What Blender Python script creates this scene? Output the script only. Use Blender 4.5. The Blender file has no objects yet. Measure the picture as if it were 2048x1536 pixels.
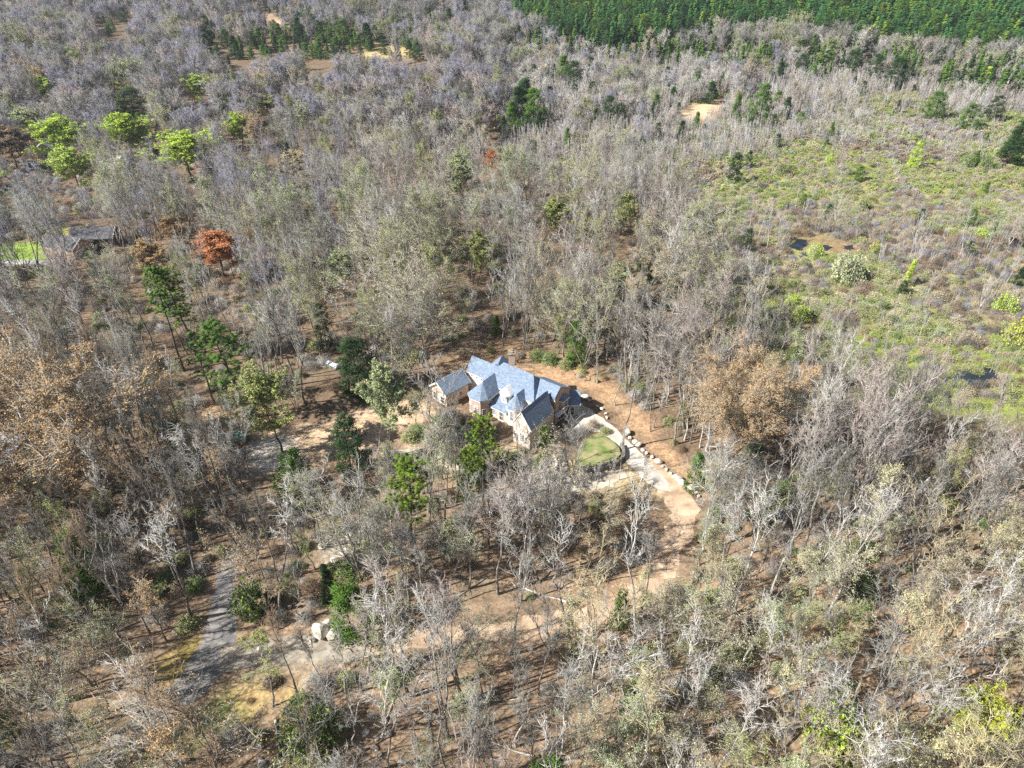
import bpy, bmesh, math, random
import numpy as np
from mathutils import Vector, Matrix

# ------------------------------------------------------------------ camera, sky, sun, exposure
FPX, CAMH, PITCH = 1384.0, 93.0, math.radians(35.0)
S = bpy.context.scene
S.unit_settings.system = 'METRIC'
cd = bpy.data.cameras.new('camera'); cam = bpy.data.objects.new('camera', cd)
S.collection.objects.link(cam); S.camera = cam
cam.location = (0, 0, CAMH); cam.rotation_euler = (math.pi/2 - PITCH, 0, 0)
cd.sensor_fit = 'HORIZONTAL'; cd.sensor_width = 36; cd.lens = 36*FPX/2048
cd.clip_start = 1; cd.clip_end = 6000

SUN_EL = math.radians(41); SUN_XY = Vector((-0.94, -0.34)).normalized()
w = bpy.data.worlds.new('World'); S.world = w; w.use_nodes = True
nt = w.node_tree; bg = nt.nodes['Background']
sk = nt.nodes.new('ShaderNodeTexSky'); sk.sky_type = 'NISHITA'; sk.sun_disc = False
sk.sun_elevation = SUN_EL; sk.sun_rotation = math.atan2(SUN_XY.x, SUN_XY.y)
nt.links.new(sk.outputs[0], bg.inputs[0]); bg.inputs[1].default_value = 0.050
sl = bpy.data.lights.new('sun', 'SUN'); sun = bpy.data.objects.new('sun', sl)
S.collection.objects.link(sun); sl.energy = 5.0; sl.angle = math.radians(0.5); sl.color = (1.0, 0.965, 0.90)
sd = Vector((SUN_XY.x*math.cos(SUN_EL), SUN_XY.y*math.cos(SUN_EL), math.sin(SUN_EL)))
sun.rotation_euler = sd.to_track_quat('Z', 'Y').to_euler(); sun.location = (-60, 60, 120)
S.view_settings.view_transform = 'Standard'; S.view_settings.look = 'None'
S.view_settings.exposure = 1.0; S.view_settings.gamma = 1
S.cycles.max_bounces = 3; S.cycles.diffuse_bounces = 2; S.cycles.glossy_bounces = 2
S.cycles.transmission_bounces = 2; S.cycles.volume_bounces = 0; S.cycles.use_denoising = False

# ------------------------------------------------------------------ pixel <-> ground (2048 x 1536 photo pixels)
CP, SP = math.cos(PITCH), math.sin(PITCH)
def G(x, y, z=0.0):
    dx = (x-1024)/FPX; dy = -(y-768)/FPX
    r = (dx, CP+dy*SP, -SP+dy*CP); t = (z-CAMH)/r[2]
    return (r[0]*t, r[1]*t)
def PJ(X, Y, Z):
    d = Z-CAMH; f = Y*CP-d*SP; u = Y*SP+d*CP
    return (1024+FPX*X/f, 768-FPX*u/f)
def HT(yb, yt):                       # height of a thing whose base row is yb and top row yt
    Y = G(1024, yb)[1]; dy = -(yt-768)/FPX
    return CAMH + (-SP+dy*CP)/(CP+dy*SP)*Y
rng = np.random.default_rng(7); R = random.Random(11)
def inpoly(x, y, P):
    P = np.asarray(P, float); x = np.asarray(x, float); y = np.asarray(y, float)
    c = np.zeros(x.shape, bool); n = len(P)
    for i in range(n):
        x1, y1 = P[i]; x2, y2 = P[(i+1) % n]
        if y1 == y2: continue
        k = ((y1 > y) != (y2 > y)) & (x < (x2-x1)*(y-y1)/(y2-y1)+x1)
        c ^= k
    return c
def segdist(X, Y, A, closed=True):
    d = np.full(np.shape(X), 1e9); n = len(A)
    for i in range(n if closed else n-1):
        ax, ay = A[i]; bx, by = A[(i+1) % n]
        l = (bx-ax)**2+(by-ay)**2+1e-9
        t = np.clip(((X-ax)*(bx-ax)+(Y-ay)*(by-ay))/l, 0, 1)
        d = np.minimum(d, np.hypot(X-ax-t*(bx-ax), Y-ay-t*(by-ay)))
    return d
def vnoise(X, Y, s, seed=0):          # smooth value noise 0..1
    X = np.asarray(X, float)/s; Y = np.asarray(Y, float)/s
    i = np.floor(X).astype(np.int64); j = np.floor(Y).astype(np.int64); fx = X-i; fy = Y-j
    fx = fx*fx*(3-2*fx); fy = fy*fy*(3-2*fy)
    def h(a, b):
        v = (a*374761393 + b*668265263 + seed*982451653) & 0x7fffffff
        v = (v ^ (v >> 13))*1274126177 & 0x7fffffff
        return ((v ^ (v >> 16)) & 0xffff)/65535.0
    return (h(i, j)*(1-fx)+h(i+1, j)*fx)*(1-fy)+(h(i, j+1)*(1-fx)+h(i+1, j+1)*fx)*fy
def terrain(X, Y):
    X = np.asarray(X, float); Y = np.asarray(Y, float)
    k = np.clip((np.hypot(X*0.8, Y)-330)/300, 0, 1)
    return k*(vnoise(X, Y, 170, 3)-0.5)*14 + k*(vnoise(X, Y, 60, 4)-0.5)*3

# ------------------------------------------------------------------ materials
def mat(name, col, rough=0.85, var=0.25, scale=3.0, objcol=False, inst=False, col2=None, spec=0.2, bump=0.0, metallic=0.0):
    m = bpy.data.materials.new(name); m.use_nodes = True
    N = m.node_tree.nodes; L = m.node_tree.links; b = N['Principled BSDF']
    b.inputs['Roughness'].default_value = rough; b.inputs['Specular IOR Level'].default_value = spec
    b.inputs['Metallic'].default_value = metallic
    tc = N.new('ShaderNodeTexCoord'); nz = N.new('ShaderNodeTexNoise')
    nz.inputs['Scale'].default_value = scale; nz.inputs['Detail'].default_value = 3
    L.new(tc.outputs['Object'], nz.inputs['Vector'])
    if objcol:
        if inst:
            oi = N.new('ShaderNodeAttribute'); oi.attribute_type = 'INSTANCER'; oi.attribute_name = 'tint'; src = oi.outputs['Color']
        else:
            oi = N.new('ShaderNodeObjectInfo'); src = oi.outputs['Color']
        mp = N.new('ShaderNodeMapRange'); mp.inputs[1].default_value = .25; mp.inputs[2].default_value = .75
        mp.inputs[3].default_value = 1-var; mp.inputs[4].default_value = 1+var
        L.new(nz.outputs['Fac'], mp.inputs[0])
        vm = N.new('ShaderNodeVectorMath'); vm.operation = 'SCALE'
        L.new(src, vm.inputs[0]); L.new(mp.outputs[0], vm.inputs['Scale'])
        L.new(vm.outputs[0], b.inputs['Base Color'])
    else:
        c2 = col2 or tuple(min(1, c*(1+var)) for c in col); c1 = tuple(c*(1-var) for c in col) if not col2 else col
        cr = N.new('ShaderNodeValToRGB')
        cr.color_ramp.elements[0].position = .35; cr.color_ramp.elements[1].position = .65
        cr.color_ramp.elements[0].color = (*c1, 1); cr.color_ramp.elements[1].color = (*c2, 1)
        L.new(nz.outputs['Fac'], cr.inputs[0]); L.new(cr.outputs[0], b.inputs['Base Color'])
    if bump:
        bp = N.new('ShaderNodeBump'); bp.inputs['Strength'].default_value = bump; bp.inputs['Distance'].default_value = .1
        L.new(nz.outputs['Fac'], bp.inputs['Height']); L.new(bp.outputs[0], b.inputs['Normal'])
    return m
M = {}
M['bark_dark'] = mat('bark_dark', (.10, .08, .065), .95, .4, 1.2)
M['bark'] = mat('bark', (.10, .088, .075), .95, col2=(.34, .315, .285), scale=.9)
M['bark_pale'] = mat('bark_pale', (.24, .225, .20), .9, col2=(.66, .63, .585), scale=.7)
M['twig'] = mat('twig', (1, 1, 1), .9, .35, 0.6, objcol=True)
M['leaf'] = mat('leaf', (1, 1, 1), .7, .4, 0.8, objcol=True)
M['twig_mass'] = mat('twig_mass', (1, 1, 1), .9, .35, 0.6, objcol=True, inst=True)
M['leaf_mass'] = mat('leaf_mass', (1, 1, 1), .7, .4, 0.8, objcol=True, inst=True)
M['stone'] = mat('stone', (.42, .37, .31), .95, col2=(.75, .70, .62), scale=1.6, bump=.5)
M['stone_dark'] = mat('stone_dark', (.12, .11, .10), .95, col2=(.34, .31, .27), scale=2.2, bump=.5)
M['white_paint'] = mat('white_paint', (.80, .78, .74), .7, .04, 2)
M['white_siding'] = mat('white_siding', (.80, .76, .70), .8, .06, 2)
M['grey_siding'] = mat('grey_siding', (.34, .36, .36), .8, .1, 2)
M['glass'] = mat('glass', (.015, .02, .025), .08, .3, 1, spec=.6)
M['copper'] = mat('copper', (.80, .77, .72), .5, .06, 2)
M['metal_roof'] = mat('metal_roof', (.55, .58, .64), .5, .15, .8)
M['grey_roof'] = mat('grey_roof', (.10, .10, .11), .9, .4, 1.2)
M['green_roof'] = mat('green_roof', (.08, .19, .15), .7, .3, 1.2)
M['brown_wood'] = mat('brown_wood', (.13, .09, .06), .9, .3, 1.5)

def mat_shingle(name, c1, c2):
    m = bpy.data.materials.new(name); m.use_nodes = True
    N = m.node_tree.nodes; L = m.node_tree.links; b = N['Principled BSDF']; b.inputs['Roughness'].default_value = .85
    b.inputs['Specular IOR Level'].default_value = .25
    tc = N.new('ShaderNodeTexCoord'); vo = N.new('ShaderNodeTexVoronoi'); vo.inputs['Scale'].default_value = 3.6
    mp = N.new('ShaderNodeMapping'); mp.inputs['Scale'].default_value = (1, 1, 2.2)
    nz = N.new('ShaderNodeTexNoise'); nz.inputs['Scale'].default_value = 1.1; nz.inputs['Detail'].default_value = 5
    mx = N.new('ShaderNodeMix'); mx.data_type = 'RGBA'; mx.inputs[6].default_value = (*c1, 1); mx.inputs[7].default_value = (*c2, 1)
    ad = N.new('ShaderNodeMath'); ad.operation = 'MULTIPLY_ADD'; ad.inputs[1].default_value = .55; 
    L.new(tc.outputs['Object'], mp.inputs[0]); L.new(mp.outputs[0], vo.inputs['Vector']); L.new(mp.outputs[0], nz.inputs['Vector'])
    sp = N.new('ShaderNodeSeparateColor'); L.new(vo.outputs['Color'], sp.inputs[0])
    L.new(sp.outputs[0], ad.inputs[0]); 
    m2 = N.new('ShaderNodeMath'); m2.operation = 'MULTIPLY'; m2.inputs[1].default_value = .5; L.new(nz.outputs['Fac'], m2.inputs[0])
    L.new(m2.outputs[0], ad.inputs[2]); L.new(ad.outputs[0], mx.inputs[0]); L.new(mx.outputs[2], b.inputs['Base Color'])
    return m
M['shingle'] = mat_shingle('shingle', (.085, .12, .18), (.27, .34, .44))
def mat_brick(name, c1, c2, mortar, sc=2.4, bw=.5, bh=.2):
    m = bpy.data.materials.new(name); m.use_nodes = True
    N = m.node_tree.nodes; L = m.node_tree.links; b = N['Principled BSDF']; b.inputs['Roughness'].default_value = .9
    tc = N.new('ShaderNodeTexCoord'); sx = N.new('ShaderNodeSeparateXYZ'); cb = N.new('ShaderNodeCombineXYZ')
    ad = N.new('ShaderNodeMath'); ad.operation = 'SUBTRACT'
    L.new(tc.outputs['Object'], sx.inputs[0]); L.new(sx.outputs[0], ad.inputs[0]); L.new(sx.outputs[1], ad.inputs[1])
    L.new(ad.outputs[0], cb.inputs[0]); L.new(sx.outputs[2], cb.inputs[1])
    br = N.new('ShaderNodeTexBrick'); br.inputs['Scale'].default_value = sc
    br.inputs['Brick Width'].default_value = bw; br.inputs['Row Height'].default_value = bh
    br.inputs['Color1'].default_value = (*c1, 1); br.inputs['Color2'].default_value = (*c2, 1); br.inputs['Mortar'].default_value = (*mortar, 1)
    L.new(cb.outputs[0], br.inputs['Vector']); L.new(br.outputs['Color'], b.inputs['Base Color'])
    return m
M['brick'] = mat_brick('brick', (.38, .23, .17), (.55, .38, .29), (.56, .48, .40))
M['brick_pale'] = mat_brick('brick_pale', (.50, .38, .30), (.66, .54, .44), (.62, .55, .47))
M['fieldstone'] = mat_brick('fieldstone', (.42, .32, .25), (.84, .76, .66), (.68, .62, .54), sc=1.5, bw=.62, bh=.36)

# ------------------------------------------------------------------ mesh helpers
COL = S.collection
def mesh_np(name, V, Fc, mats, mi=None):
    me = bpy.data.meshes.new(name)
    V = np.asarray(V, np.float32)
    if len(Fc) and isinstance(Fc, np.ndarray):
        n, k = Fc.shape
        me.vertices.add(len(V)); me.vertices.foreach_set('co', V.ravel())
        me.loops.add(n*k); me.loops.foreach_set('vertex_index', Fc.astype(np.int32).ravel())
        me.polygons.add(n); me.polygons.foreach_set('loop_start', np.arange(0, n*k, k, dtype=np.int32))
        me.polygons.foreach_set('loop_total', np.full(n, k, np.int32))
        if mi is not None: me.polygons.foreach_set('material_index', np.asarray(mi, np.int32))
        me.update(calc_edges=True)
    else:
        me.from_pydata([tuple(map(float, v)) for v in V], [], [tuple(map(int, f)) for f in Fc]); me.update()
        if mi is not None: me.polygons.foreach_set('material_index', np.asarray(mi, np.int32))
    for m in mats: me.materials.append(m)
    return me
def link(name, data, parent=None, col=None):
    o = bpy.data.objects.new(name, data); COL.objects.link(o)
    if parent: o.parent = parent
    if col: o.color = (*col, 1)
    return o
def tag(o, label=None, cat=None, group=None, kind=None):
    if label: o['label'] = label
    if cat: o['category'] = cat
    if group: o['group'] = group
    if kind: o['kind'] = kind
    return o
def empty(name, loc=(0, 0, 0), rz=0):
    e = bpy.data.objects.new(name, None); COL.objects.link(e); e.location = loc; e.rotation_euler = (0, 0, rz)
    e.empty_display_size = .5
    return e
def bm_obj(name, bm, m, parent=None):
    bmesh.ops.recalc_face_normals(bm, faces=bm.faces)
    me = bpy.data.meshes.new(name); bm.to_mesh(me); bm.free(); me.materials.append(m)
    return link(name, me, parent)
def hull(bm, pts):
    vs = [bm.verts.new(p) for p in pts]
    r = bmesh.ops.convex_hull(bm, input=vs)
    bmesh.ops.delete(bm, geom=[g for g in r['geom_interior'] if isinstance(g, bmesh.types.BMVert)], context='VERTS')
def prism(bm, poly, z0, z1):
    a = [bm.verts.new((x, y, z0)) for x, y in poly]; b = [bm.verts.new((x, y, z1)) for x, y in poly]
    n = len(poly); bm.faces.new(a[::-1]); bm.faces.new(b)
    for i in range(n): bm.faces.new((a[i], a[(i+1) % n], b[(i+1) % n], b[i]))
def box(bm, c, s, ax=(1, 0), z0=None):   # centre, size, x-axis direction in plan
    ax = Vector((ax[0], ax[1], 0)).normalized(); ay = Vector((-ax.y, ax.x, 0)); c = Vector(c); vs = []
    for k in (-.5, .5):
        for i, j in ((-.5, -.5), (.5, -.5), (.5, .5), (-.5, .5)):
            vs.append(bm.verts.new(c+ax*s[0]*i+ay*s[1]*j+Vector((0, 0, s[2]*k))))
    for f in ((3, 2, 1, 0), (4, 5, 6, 7), (0, 1, 5, 4), (1, 2, 6, 5), (2, 3, 7, 6), (3, 0, 4, 7)):
        bm.faces.new([vs[i] for i in f])

# ------------------------------------------------------------------ the ground: colours by place
def gp(pts): return [G(x, y) for x, y in pts]
CL_TAN = gp([(480,880),(560,846),(640,850),(720,815),(765,790),(850,800),(875,830),(800,862),(830,890),(770,885),(700,905),(620,918),(560,938),(495,932)])
CL_BACK = gp([(860,720),(1000,690),(1120,715),(1200,760),(1290,830),(1330,880),(1420,985),(1380,980),(1250,850),(1180,790),(1040,745),(900,770)])
LITTER = (.19, .135, .09)
paint = [  # polygon on the ground, colour, feather in metres
 (gp([(-700,1000),(400,860),(900,880),(1300,1000),(2700,1100),(2700,1900),(-700,1900)]), (.255,.18,.12), 12),
 (gp([(1230,1150),(2048,1180),(2700,1200),(2700,1900),(1150,1900)]), (.34,.235,.15), 10),
 (CL_BACK, (.40,.26,.155), 3),
 (CL_TAN, (.52,.38,.25), 2),
 (gp([(480,890),(560,862),(600,880),(600,925),(540,940),(490,930)]), (.56,.50,.42), 2),
 (gp([(900,880),(1060,890),(1240,930),(1330,990),(1240,1010),(1060,1000),(900,950)]), (.40,.32,.20), 4),
 (gp([(380,800),(520,830),(480,900),(360,900)]), (.50,.33,.18), 4),
 (gp([(0,484),(40,482),(95,492),(102,520),(40,530),(-200,540),(-200,470)]), (.23,.34,.06), 3),
 (gp([(98,452),(165,452),(170,474),(110,478)]), (.36,.34,.09), 3),
 (gp([(-200,519),(110,521),(110,530),(-200,535)]), (.50,.48,.47), 1.5),
 (gp([(1355,235),(1380,208),(1450,196),(1445,215),(1400,248)]), (.70,.52,.32), 5),
 (gp([(740,100),(800,97),(835,108),(800,125),(720,130)]), (.52,.42,.20), 10),
 (gp([(460,45),(520,35),(590,55),(570,72),(470,60)]), (.62,.42,.27), 10),
 (gp([(1290,420),(1700,180),(2700,130),(2700,640),(1560,640)]), (.29,.28,.11), 25),
 (gp([(1560,420),(1700,400),(1980,440),(2300,480),(2048,560),(1650,520)]), (.26,.17,.11), 15),
 (gp([(1640,640),(1850,690),(2060,660),(2700,600),(2700,830),(1900,850),(1720,780)]), (.22,.26,.06), 8),
 (gp([(400,1420),(520,1370),(560,1400),(480,1450),(330,1536),(250,1600),(180,1600)]), (.19,.22,.07), 2.5),
 (gp([(470,1380),(530,1340),(600,1380),(560,1440),(500,1430)]), (.42,.30,.14), 2.5),
 (gp([(300,1330),(400,1270),(420,1300),(350,1380)]), (.32,.24,.09), 2.5),
 (gp([(640,1040),(760,1050),(780,1120),(700,1150),(650,1130)]), (.44,.38,.30), 3),
 (gp([(480,1300),(640,1255),(760,1250),(780,1300),(640,1330),(500,1350)]), (.34,.28,.21), 2.5),
]
def lines(lo, hi, f0, f1, step, far):
    a = list(np.arange(f0, f1+.01, step)); s = step; x = f1
    while x < hi: s = min(s*1.25, far); x += s; a.append(x)
    s = step; x = f0; b = []
    while x > lo: s = min(s*1.25, far); x -= s; b.append(x)
    return np.array(b[::-1]+a)
gx = lines(-2500, 2500, -170, 170, 1.5, 60); gy = lines(-300, 4000, 15, 300, 1.5, 60)
XX, YY = np.meshgrid(gx, gy); Xf, Yf = XX.ravel(), YY.ravel()
C = np.tile(np.array(LITTER), (len(Xf), 1))
for P, c, fe in paint:
    A = np.array(P); x0, y0 = A.min(0)-fe*2; x1, y1 = A.max(0)+fe*2
    k = np.where((Xf > x0) & (Xf < x1) & (Yf > y0) & (Yf < y1))[0]
    if not len(k): continue
    ins = inpoly(Xf[k], Yf[k], P); d = segdist(Xf[k], Yf[k], P); s = np.where(ins, d, -d)+(vnoise(Xf[k], Yf[k], fe*1.5, 9)-.5)*fe*1.6
    a = np.clip(s/fe+.5, 0, 1)[:, None]; C[k] = C[k]*(1-a)+np.array(c)*a
nx, ny = len(gx), len(gy)
i = np.arange(nx-1); j = np.arange(ny-1); I, J = np.meshgrid(i, j); q = (J*nx+I).ravel()
me = mesh_np('ground', np.stack([Xf, Yf, terrain(Xf, Yf)], 1), np.stack([q, q+1, q+1+nx, q+nx], 1), [])
ca = me.color_attributes.new('soil', 'FLOAT_COLOR', 'POINT'); ca.data.foreach_set('color', np.hstack([C, np.ones((len(C), 1))]).astype(np.float32).ravel())
def mat_ground():
    m = bpy.data.materials.new('ground'); m.use_nodes = True
    N = m.node_tree.nodes; L = m.node_tree.links; b = N['Principled BSDF']; b.inputs['Roughness'].default_value = 1; b.inputs['Specular IOR Level'].default_value = .05
    at = N.new('ShaderNodeAttribute'); at.attribute_name = 'soil'
    tc = N.new('ShaderNodeTexCoord')
    def noise(s, d):
        n = N.new('ShaderNodeTexNoise'); n.inputs['Scale'].default_value = s; n.inputs['Detail'].default_value = d; n.inputs['Roughness'].default_value = .7
        L.new(tc.outputs['Object'], n.inputs['Vector']); return n.outputs['Fac']
    def mr(f, a, b_, lo, hi):
        r = N.new('ShaderNodeMapRange'); L.new(f, r.inputs[0]); r.inputs[1].default_value = a; r.inputs[2].default_value = b_
        r.inputs[3].default_value = lo; r.inputs[4].default_value = hi; return r.outputs[0]
    vo = N.new('ShaderNodeTexVoronoi'); vo.inputs['Scale'].default_value = 2.8; L.new(tc.outputs['Object'], vo.inputs['Vector'])
    sp = N.new('ShaderNodeSeparateColor'); L.new(vo.outputs['Color'], sp.inputs[0])
    mu = N.new('ShaderNodeMath'); mu.operation = 'MULTIPLY'; L.new(mr(noise(.35, 8), .3, .7, .55, 1.4), mu.inputs[0]); L.new(mr(sp.outputs[0], 0, 1, .7, 1.3), mu.inputs[1])
    vm = N.new('ShaderNodeVectorMath'); vm.operation = 'SCALE'; L.new(at.outputs['Color'], vm.inputs[0]); L.new(mu.outputs[0], vm.inputs['Scale'])
    mx = N.new('ShaderNodeMix'); mx.data_type = 'RGBA'; mx.inputs[7].default_value = (.22, .19, .13, 1)
    L.new(mr(noise(.09, 5), .5, .72, 0, .6), mx.inputs[0]); L.new(vm.outputs[0], mx.inputs[6]); L.new(mx.outputs[2], b.inputs['Base Color'])
    return m
me.materials.append(mat_ground()); tag(link('ground', me), kind='structure')

def ribbon(name, px, widths, z, m, edge=.5):
    P = [Vector((*G(x, y), 0)) for x, y in px]; pts = []; ws = []
    for i in range(len(P)-1):     # catmull-rom
        p0, p1, p2, p3 = P[max(i-1, 0)], P[i], P[i+1], P[min(i+2, len(P)-1)]
        n = max(2, int((p2-p1).length/1.2))
        for k in range(n):
            t = k/n; pts.append(.5*((2*p1)+(p2-p0)*t+(2*p0-5*p1+4*p2-p3)*t*t+(3*p1-p0-3*p2+p3)*t**3)); ws.append(widths[i]*(1-t)+widths[i+1]*t)
    pts.append(P[-1]); ws.append(widths[-1]); V = []; Fc = []
    for i, p in enumerate(pts):
        d = (pts[min(i+1, len(pts)-1)]-pts[max(i-1, 0)]).normalized(); nrm = Vector((-d.y, d.x, 0))
        for k in range(5):
            s = (k/4-.5)*2; j = edge*(R.random()-.5) if k in (0, 4) else 0
            V.append(tuple(p+nrm*s*(ws[i]/2+j)+Vector((0, 0, z))))
        if i: 
            for k in range(4): a = (i-1)*5+k; Fc.append((a, a+1, a+6, a+5))
    return tag(link(name, mesh_np(name, V, Fc, [m])), kind='structure')
def sheet(name, pts, z, m, jit=.35, world=False):
    P = pts if world else gp(pts); V = []
    for i in range(len(P)):
        a = Vector(P[i]); b = Vector(P[(i+1) % len(P)]); n = max(1, int((b-a).length/1.0))
        for k in range(n):
            p = a.lerp(b, k/n); V.append((p.x+(R.random()-.5)*jit, p.y+(R.random()-.5)*jit, z))
    bm = bmesh.new(); f = bm.faces.new([bm.verts.new(v) for v in V]); bmesh.ops.triangulate(bm, faces=[f])
    o = bm_obj(name, bm, m); 
    return tag(o, kind='structure')
M['asphalt'] = mat('asphalt', (.15, .145, .145), .9, col2=(.30, .28, .26), scale=.5)
M['gravel'] = mat('gravel', (.25, .215, .17), .95, col2=(.42, .37, .30), scale=.7)
M['sand'] = mat('sand', (.34, .235, .155), .95, col2=(.60, .455, .32), scale=.4)
M['concrete'] = mat('concrete', (.42, .375, .31), .85, col2=(.60, .56, .50), scale=.5)
M['pale_gravel'] = mat('pale_gravel', (.36, .30, .22), .95, col2=(.60, .54, .45), scale=.45)
M['lawn'] = mat('lawn', (.14, .20, .055), .95, col2=(.34, .30, .16), scale=.5)
ribbon('lane', [(90,1640),(190,1540),(290,1440),(350,1400),(400,1350),(432,1295),(442,1240),(446,1190),(455,1135),(462,1100)],
       [3.2,3.2,3.4,4.2,5.6,5.8,4.2,3.3,2.8,2.2], .012, M['asphalt'])
ribbon('gravel_road', [(440,1322),(540,1300),(660,1296),(760,1288)], [5,4.5,4.5,4.2], .020, M['gravel'])
ribbon('sandy_track', [(735,1296),(860,1277),(1000,1264),(1120,1250),(1205,1236),(1262,1205),(1312,1150),(1345,1090),(1368,1030),(1352,985),(1318,950),(1290,920)],
       [3.2,3.8,4.2,4.2,4.2,4,4.2,4.6,5,5.6,5,4], .028, M['sand'], 1.6)
sheet('driveway', [(1135,812),(1162,806),(1206,836),(1228,855),(1298,922),(1332,962),(1342,985),(1312,978),(1282,955),(1254,925),(1246,902),(1222,880),(1200,866),(1135,858)], .036, M['concrete'], .5)
sheet('gravel_court', [(1062,962),(1100,948),(1140,943),(1200,946),(1245,938),(1252,955),(1225,972),(1150,985),(1075,982)], .020, M['pale_gravel'], .8)
sheet('gravel_path', [(760,905),(840,893),(900,905),(960,940),(1070,960),(1070,975),(950,960),(880,925),(770,920)], .016, M['pale_gravel'], .8)
M['water'] = mat('water', (.02, .028, .035), .3, .3, .3, spec=.3)
M['water'].node_tree.nodes['Principled BSDF'].inputs['Roughness'].default_value = .22
for P_ in ([(1575,494),(1590,481),(1608,478),(1616,490),(1598,501)], [(1630,494),(1652,489),(1668,496),(1650,503)], [(1684,493),(1704,490),(1710,498),(1694,502)], [(1540,411),(1560,405),(1588,410),(1592,421),(1566,426)], [(1598,507),(1622,505),(1626,512),(1606,515)]):
    sheet('pond', P_, .03, M['water'], 2.2)
sheet('creek', [(1880,760),(1915,742),(1985,735),(2010,755),(1980,778),(1930,782)], .03, M['water'], 1.5)

# ------------------------------------------------------------------ the house
UO = Vector((0, 120.1)); UU = Vector((.8, -.6)); UV = Vector((.6, .8))
def W(u, v, z=0): p = UO+UU*u+UV*v; return Vector((p.x, p.y, z))
def loc_frame(rootloc): return Vector(rootloc)
house = empty('house', W(0, 2.5), 0)
tag(house, 'large brick and stone house with steep blue-grey shingle roofs and front turrets', 'house')
HL = Vector(house.location)
def hw(u, v, z=0): return W(u, v, z)-HL
def h_wall(poly, z0, z1, m, extra=()):
    bm = bmesh.new()
    pts = [hw(u, v, z) for u, v in poly for z in (z0, z1)]+[hw(*e) for e in extra]
    hull(bm, pts); return bm_obj('wall', bm, m, house)
def h_roof(eave, z, ridge, m='shingle', over=0):
    bm = bmesh.new(); hull(bm, [hw(u, v, z) for u, v in eave]+[hw(u, v, z+.12) for u, v in eave]+[hw(*r) for r in ridge])
    r = bm_obj('roof', bm, M[m], house)
    cx = sum(e[0] for e in eave)/len(eave); cy = sum(e[1] for e in eave)/len(eave)
    bm = bmesh.new()
    ins = [(u+(cx-u)*.008, v+(cy-v)*.008) for u, v in eave]
    hull(bm, [hw(u, v, z-.26) for u, v in ins]+[hw(u, v, z-.004) for u, v in ins])
    bm_obj('eave_trim', bm, M['white_paint'], r)
    return r
def ridge_caps(): pass
# walls
h_wall([(-8.4,1.0),(5.0,1.0),(5.0,6.6),(-8.4,6.6)], 0, 5.4, M['brick_pale'])
h_wall([(-8.75,3),(-8.75,-3.9),(-7.35,-4.8),(-5.05,-4.6),(-4.35,-3.2),(-4.35,3)], 0, 4.8, M['brick'])          # octagonal wing
h_wall([(-4.5,-2.3),(.8,-2.3),(.8,1.5),(-4.5,1.5)], 0, 2.85, M['brick_pale'])                                    # low storey under porch roof
h_wall([(.1,1.3),(.1,-2.0),(1.1,-2.55),(2.4,-2.3),(3.3,-1.3),(3.3,1.3)], 0, 4.35, M['white_siding'])             # entry tower
h_wall([(5.15,-6.43),(9.4,-6.43),(9.4,2.2),(5.15,2.2)], 0, 4.95, M['fieldstone'], [(7.1,-6.43,8.5),(7.1,2.2,8.5)])   # front gable wing
h_wall([(5.0,1.35),(7.4,1.35),(7.4,3.5),(5.0,3.5)], 0, 5.4, M['white_siding'])
h_wall([(4.9,3.35),(9.0,3.35),(9.0,8.9),(4.9,8.9)], 0, 6.4, M['brick'], [(4.9,5.1,8.8),(9.0,5.1,8.8)])
h_wall([(-14.3,2.6),(-8,2.6),(-8,6.6),(-14.3,6.6)], 0, 4.9, M['white_siding'], [(-14.3,4.6,7.6),(-8,4.6,7.6)])
h_wall([(-10.3,6),(-7.2,6),(-7.2,9.6),(-10.3,9.6)], 0, 6.2, M['brick_pale'])
# roofs
h_roof([(-9.1,.85),(5.2,.85),(5.2,6.9),(-9.1,6.9)], 5.5, [(-5.2,3.85,10.3),(2.9,3.85,10.3)])
h_roof([(-9.15,4.0),(-9.15,-4.0),(-7.5,-5.15),(-4.95,-4.9),(-3.95,-3.3),(-3.95,3.0)], 4.85, [(-6.55,-1.8,7.85),(-6.4,3.4,7.95)])
h_roof([(-4.4,-2.85),(.55,-2.85),(.55,1.2),(-4.4,1.2)], 2.9, [(-4.4,1.15,4.6),(.55,1.15,4.6)])
h_roof([(-.2,2.0),(-.2,-2.1),(1.0,-2.9),(2.55,-2.6),(3.6,-1.4),(3.6,2.0)], 4.4, [(1.65,-.55,7.3),(1.8,3.0,7.45)])
h_roof([(4.85,-6.35),(9.7,-6.35),(9.7,1.2),(4.85,1.2)], 5.0, [(7.1,-6.4,8.6),(7.1,3.0,8.6)])
h_roof([(2.2,1.05),(7.75,1.05),(7.75,4.2),(2.2,4.2)], 5.5, [(2.2,4.2,8.22),(7.75,4.2,8.22)])
h_roof([(2.2,3.2),(8.95,3.2),(8.95,9.2),(2.2,9.2)], 6.45, [(2.2,3.2,7.4),(8.95,3.2,7.4),(2.2,5.1,9.0),(8.95,5.1,9.0)])
h_roof([(-14.8,2.25),(-7.2,2.25),(-7.2,6.95),(-14.8,6.95)], 5.0, [(-14.8,4.6,8.0),(-6.5,4.6,8.0)])
h_roof([(-10.8,5.2),(-6.2,5.2),(-6.2,9.9),(-10.8,9.9)], 6.3, [(-8.4,7.4,9.0),(-6.9,4.2,9.2)])
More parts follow.
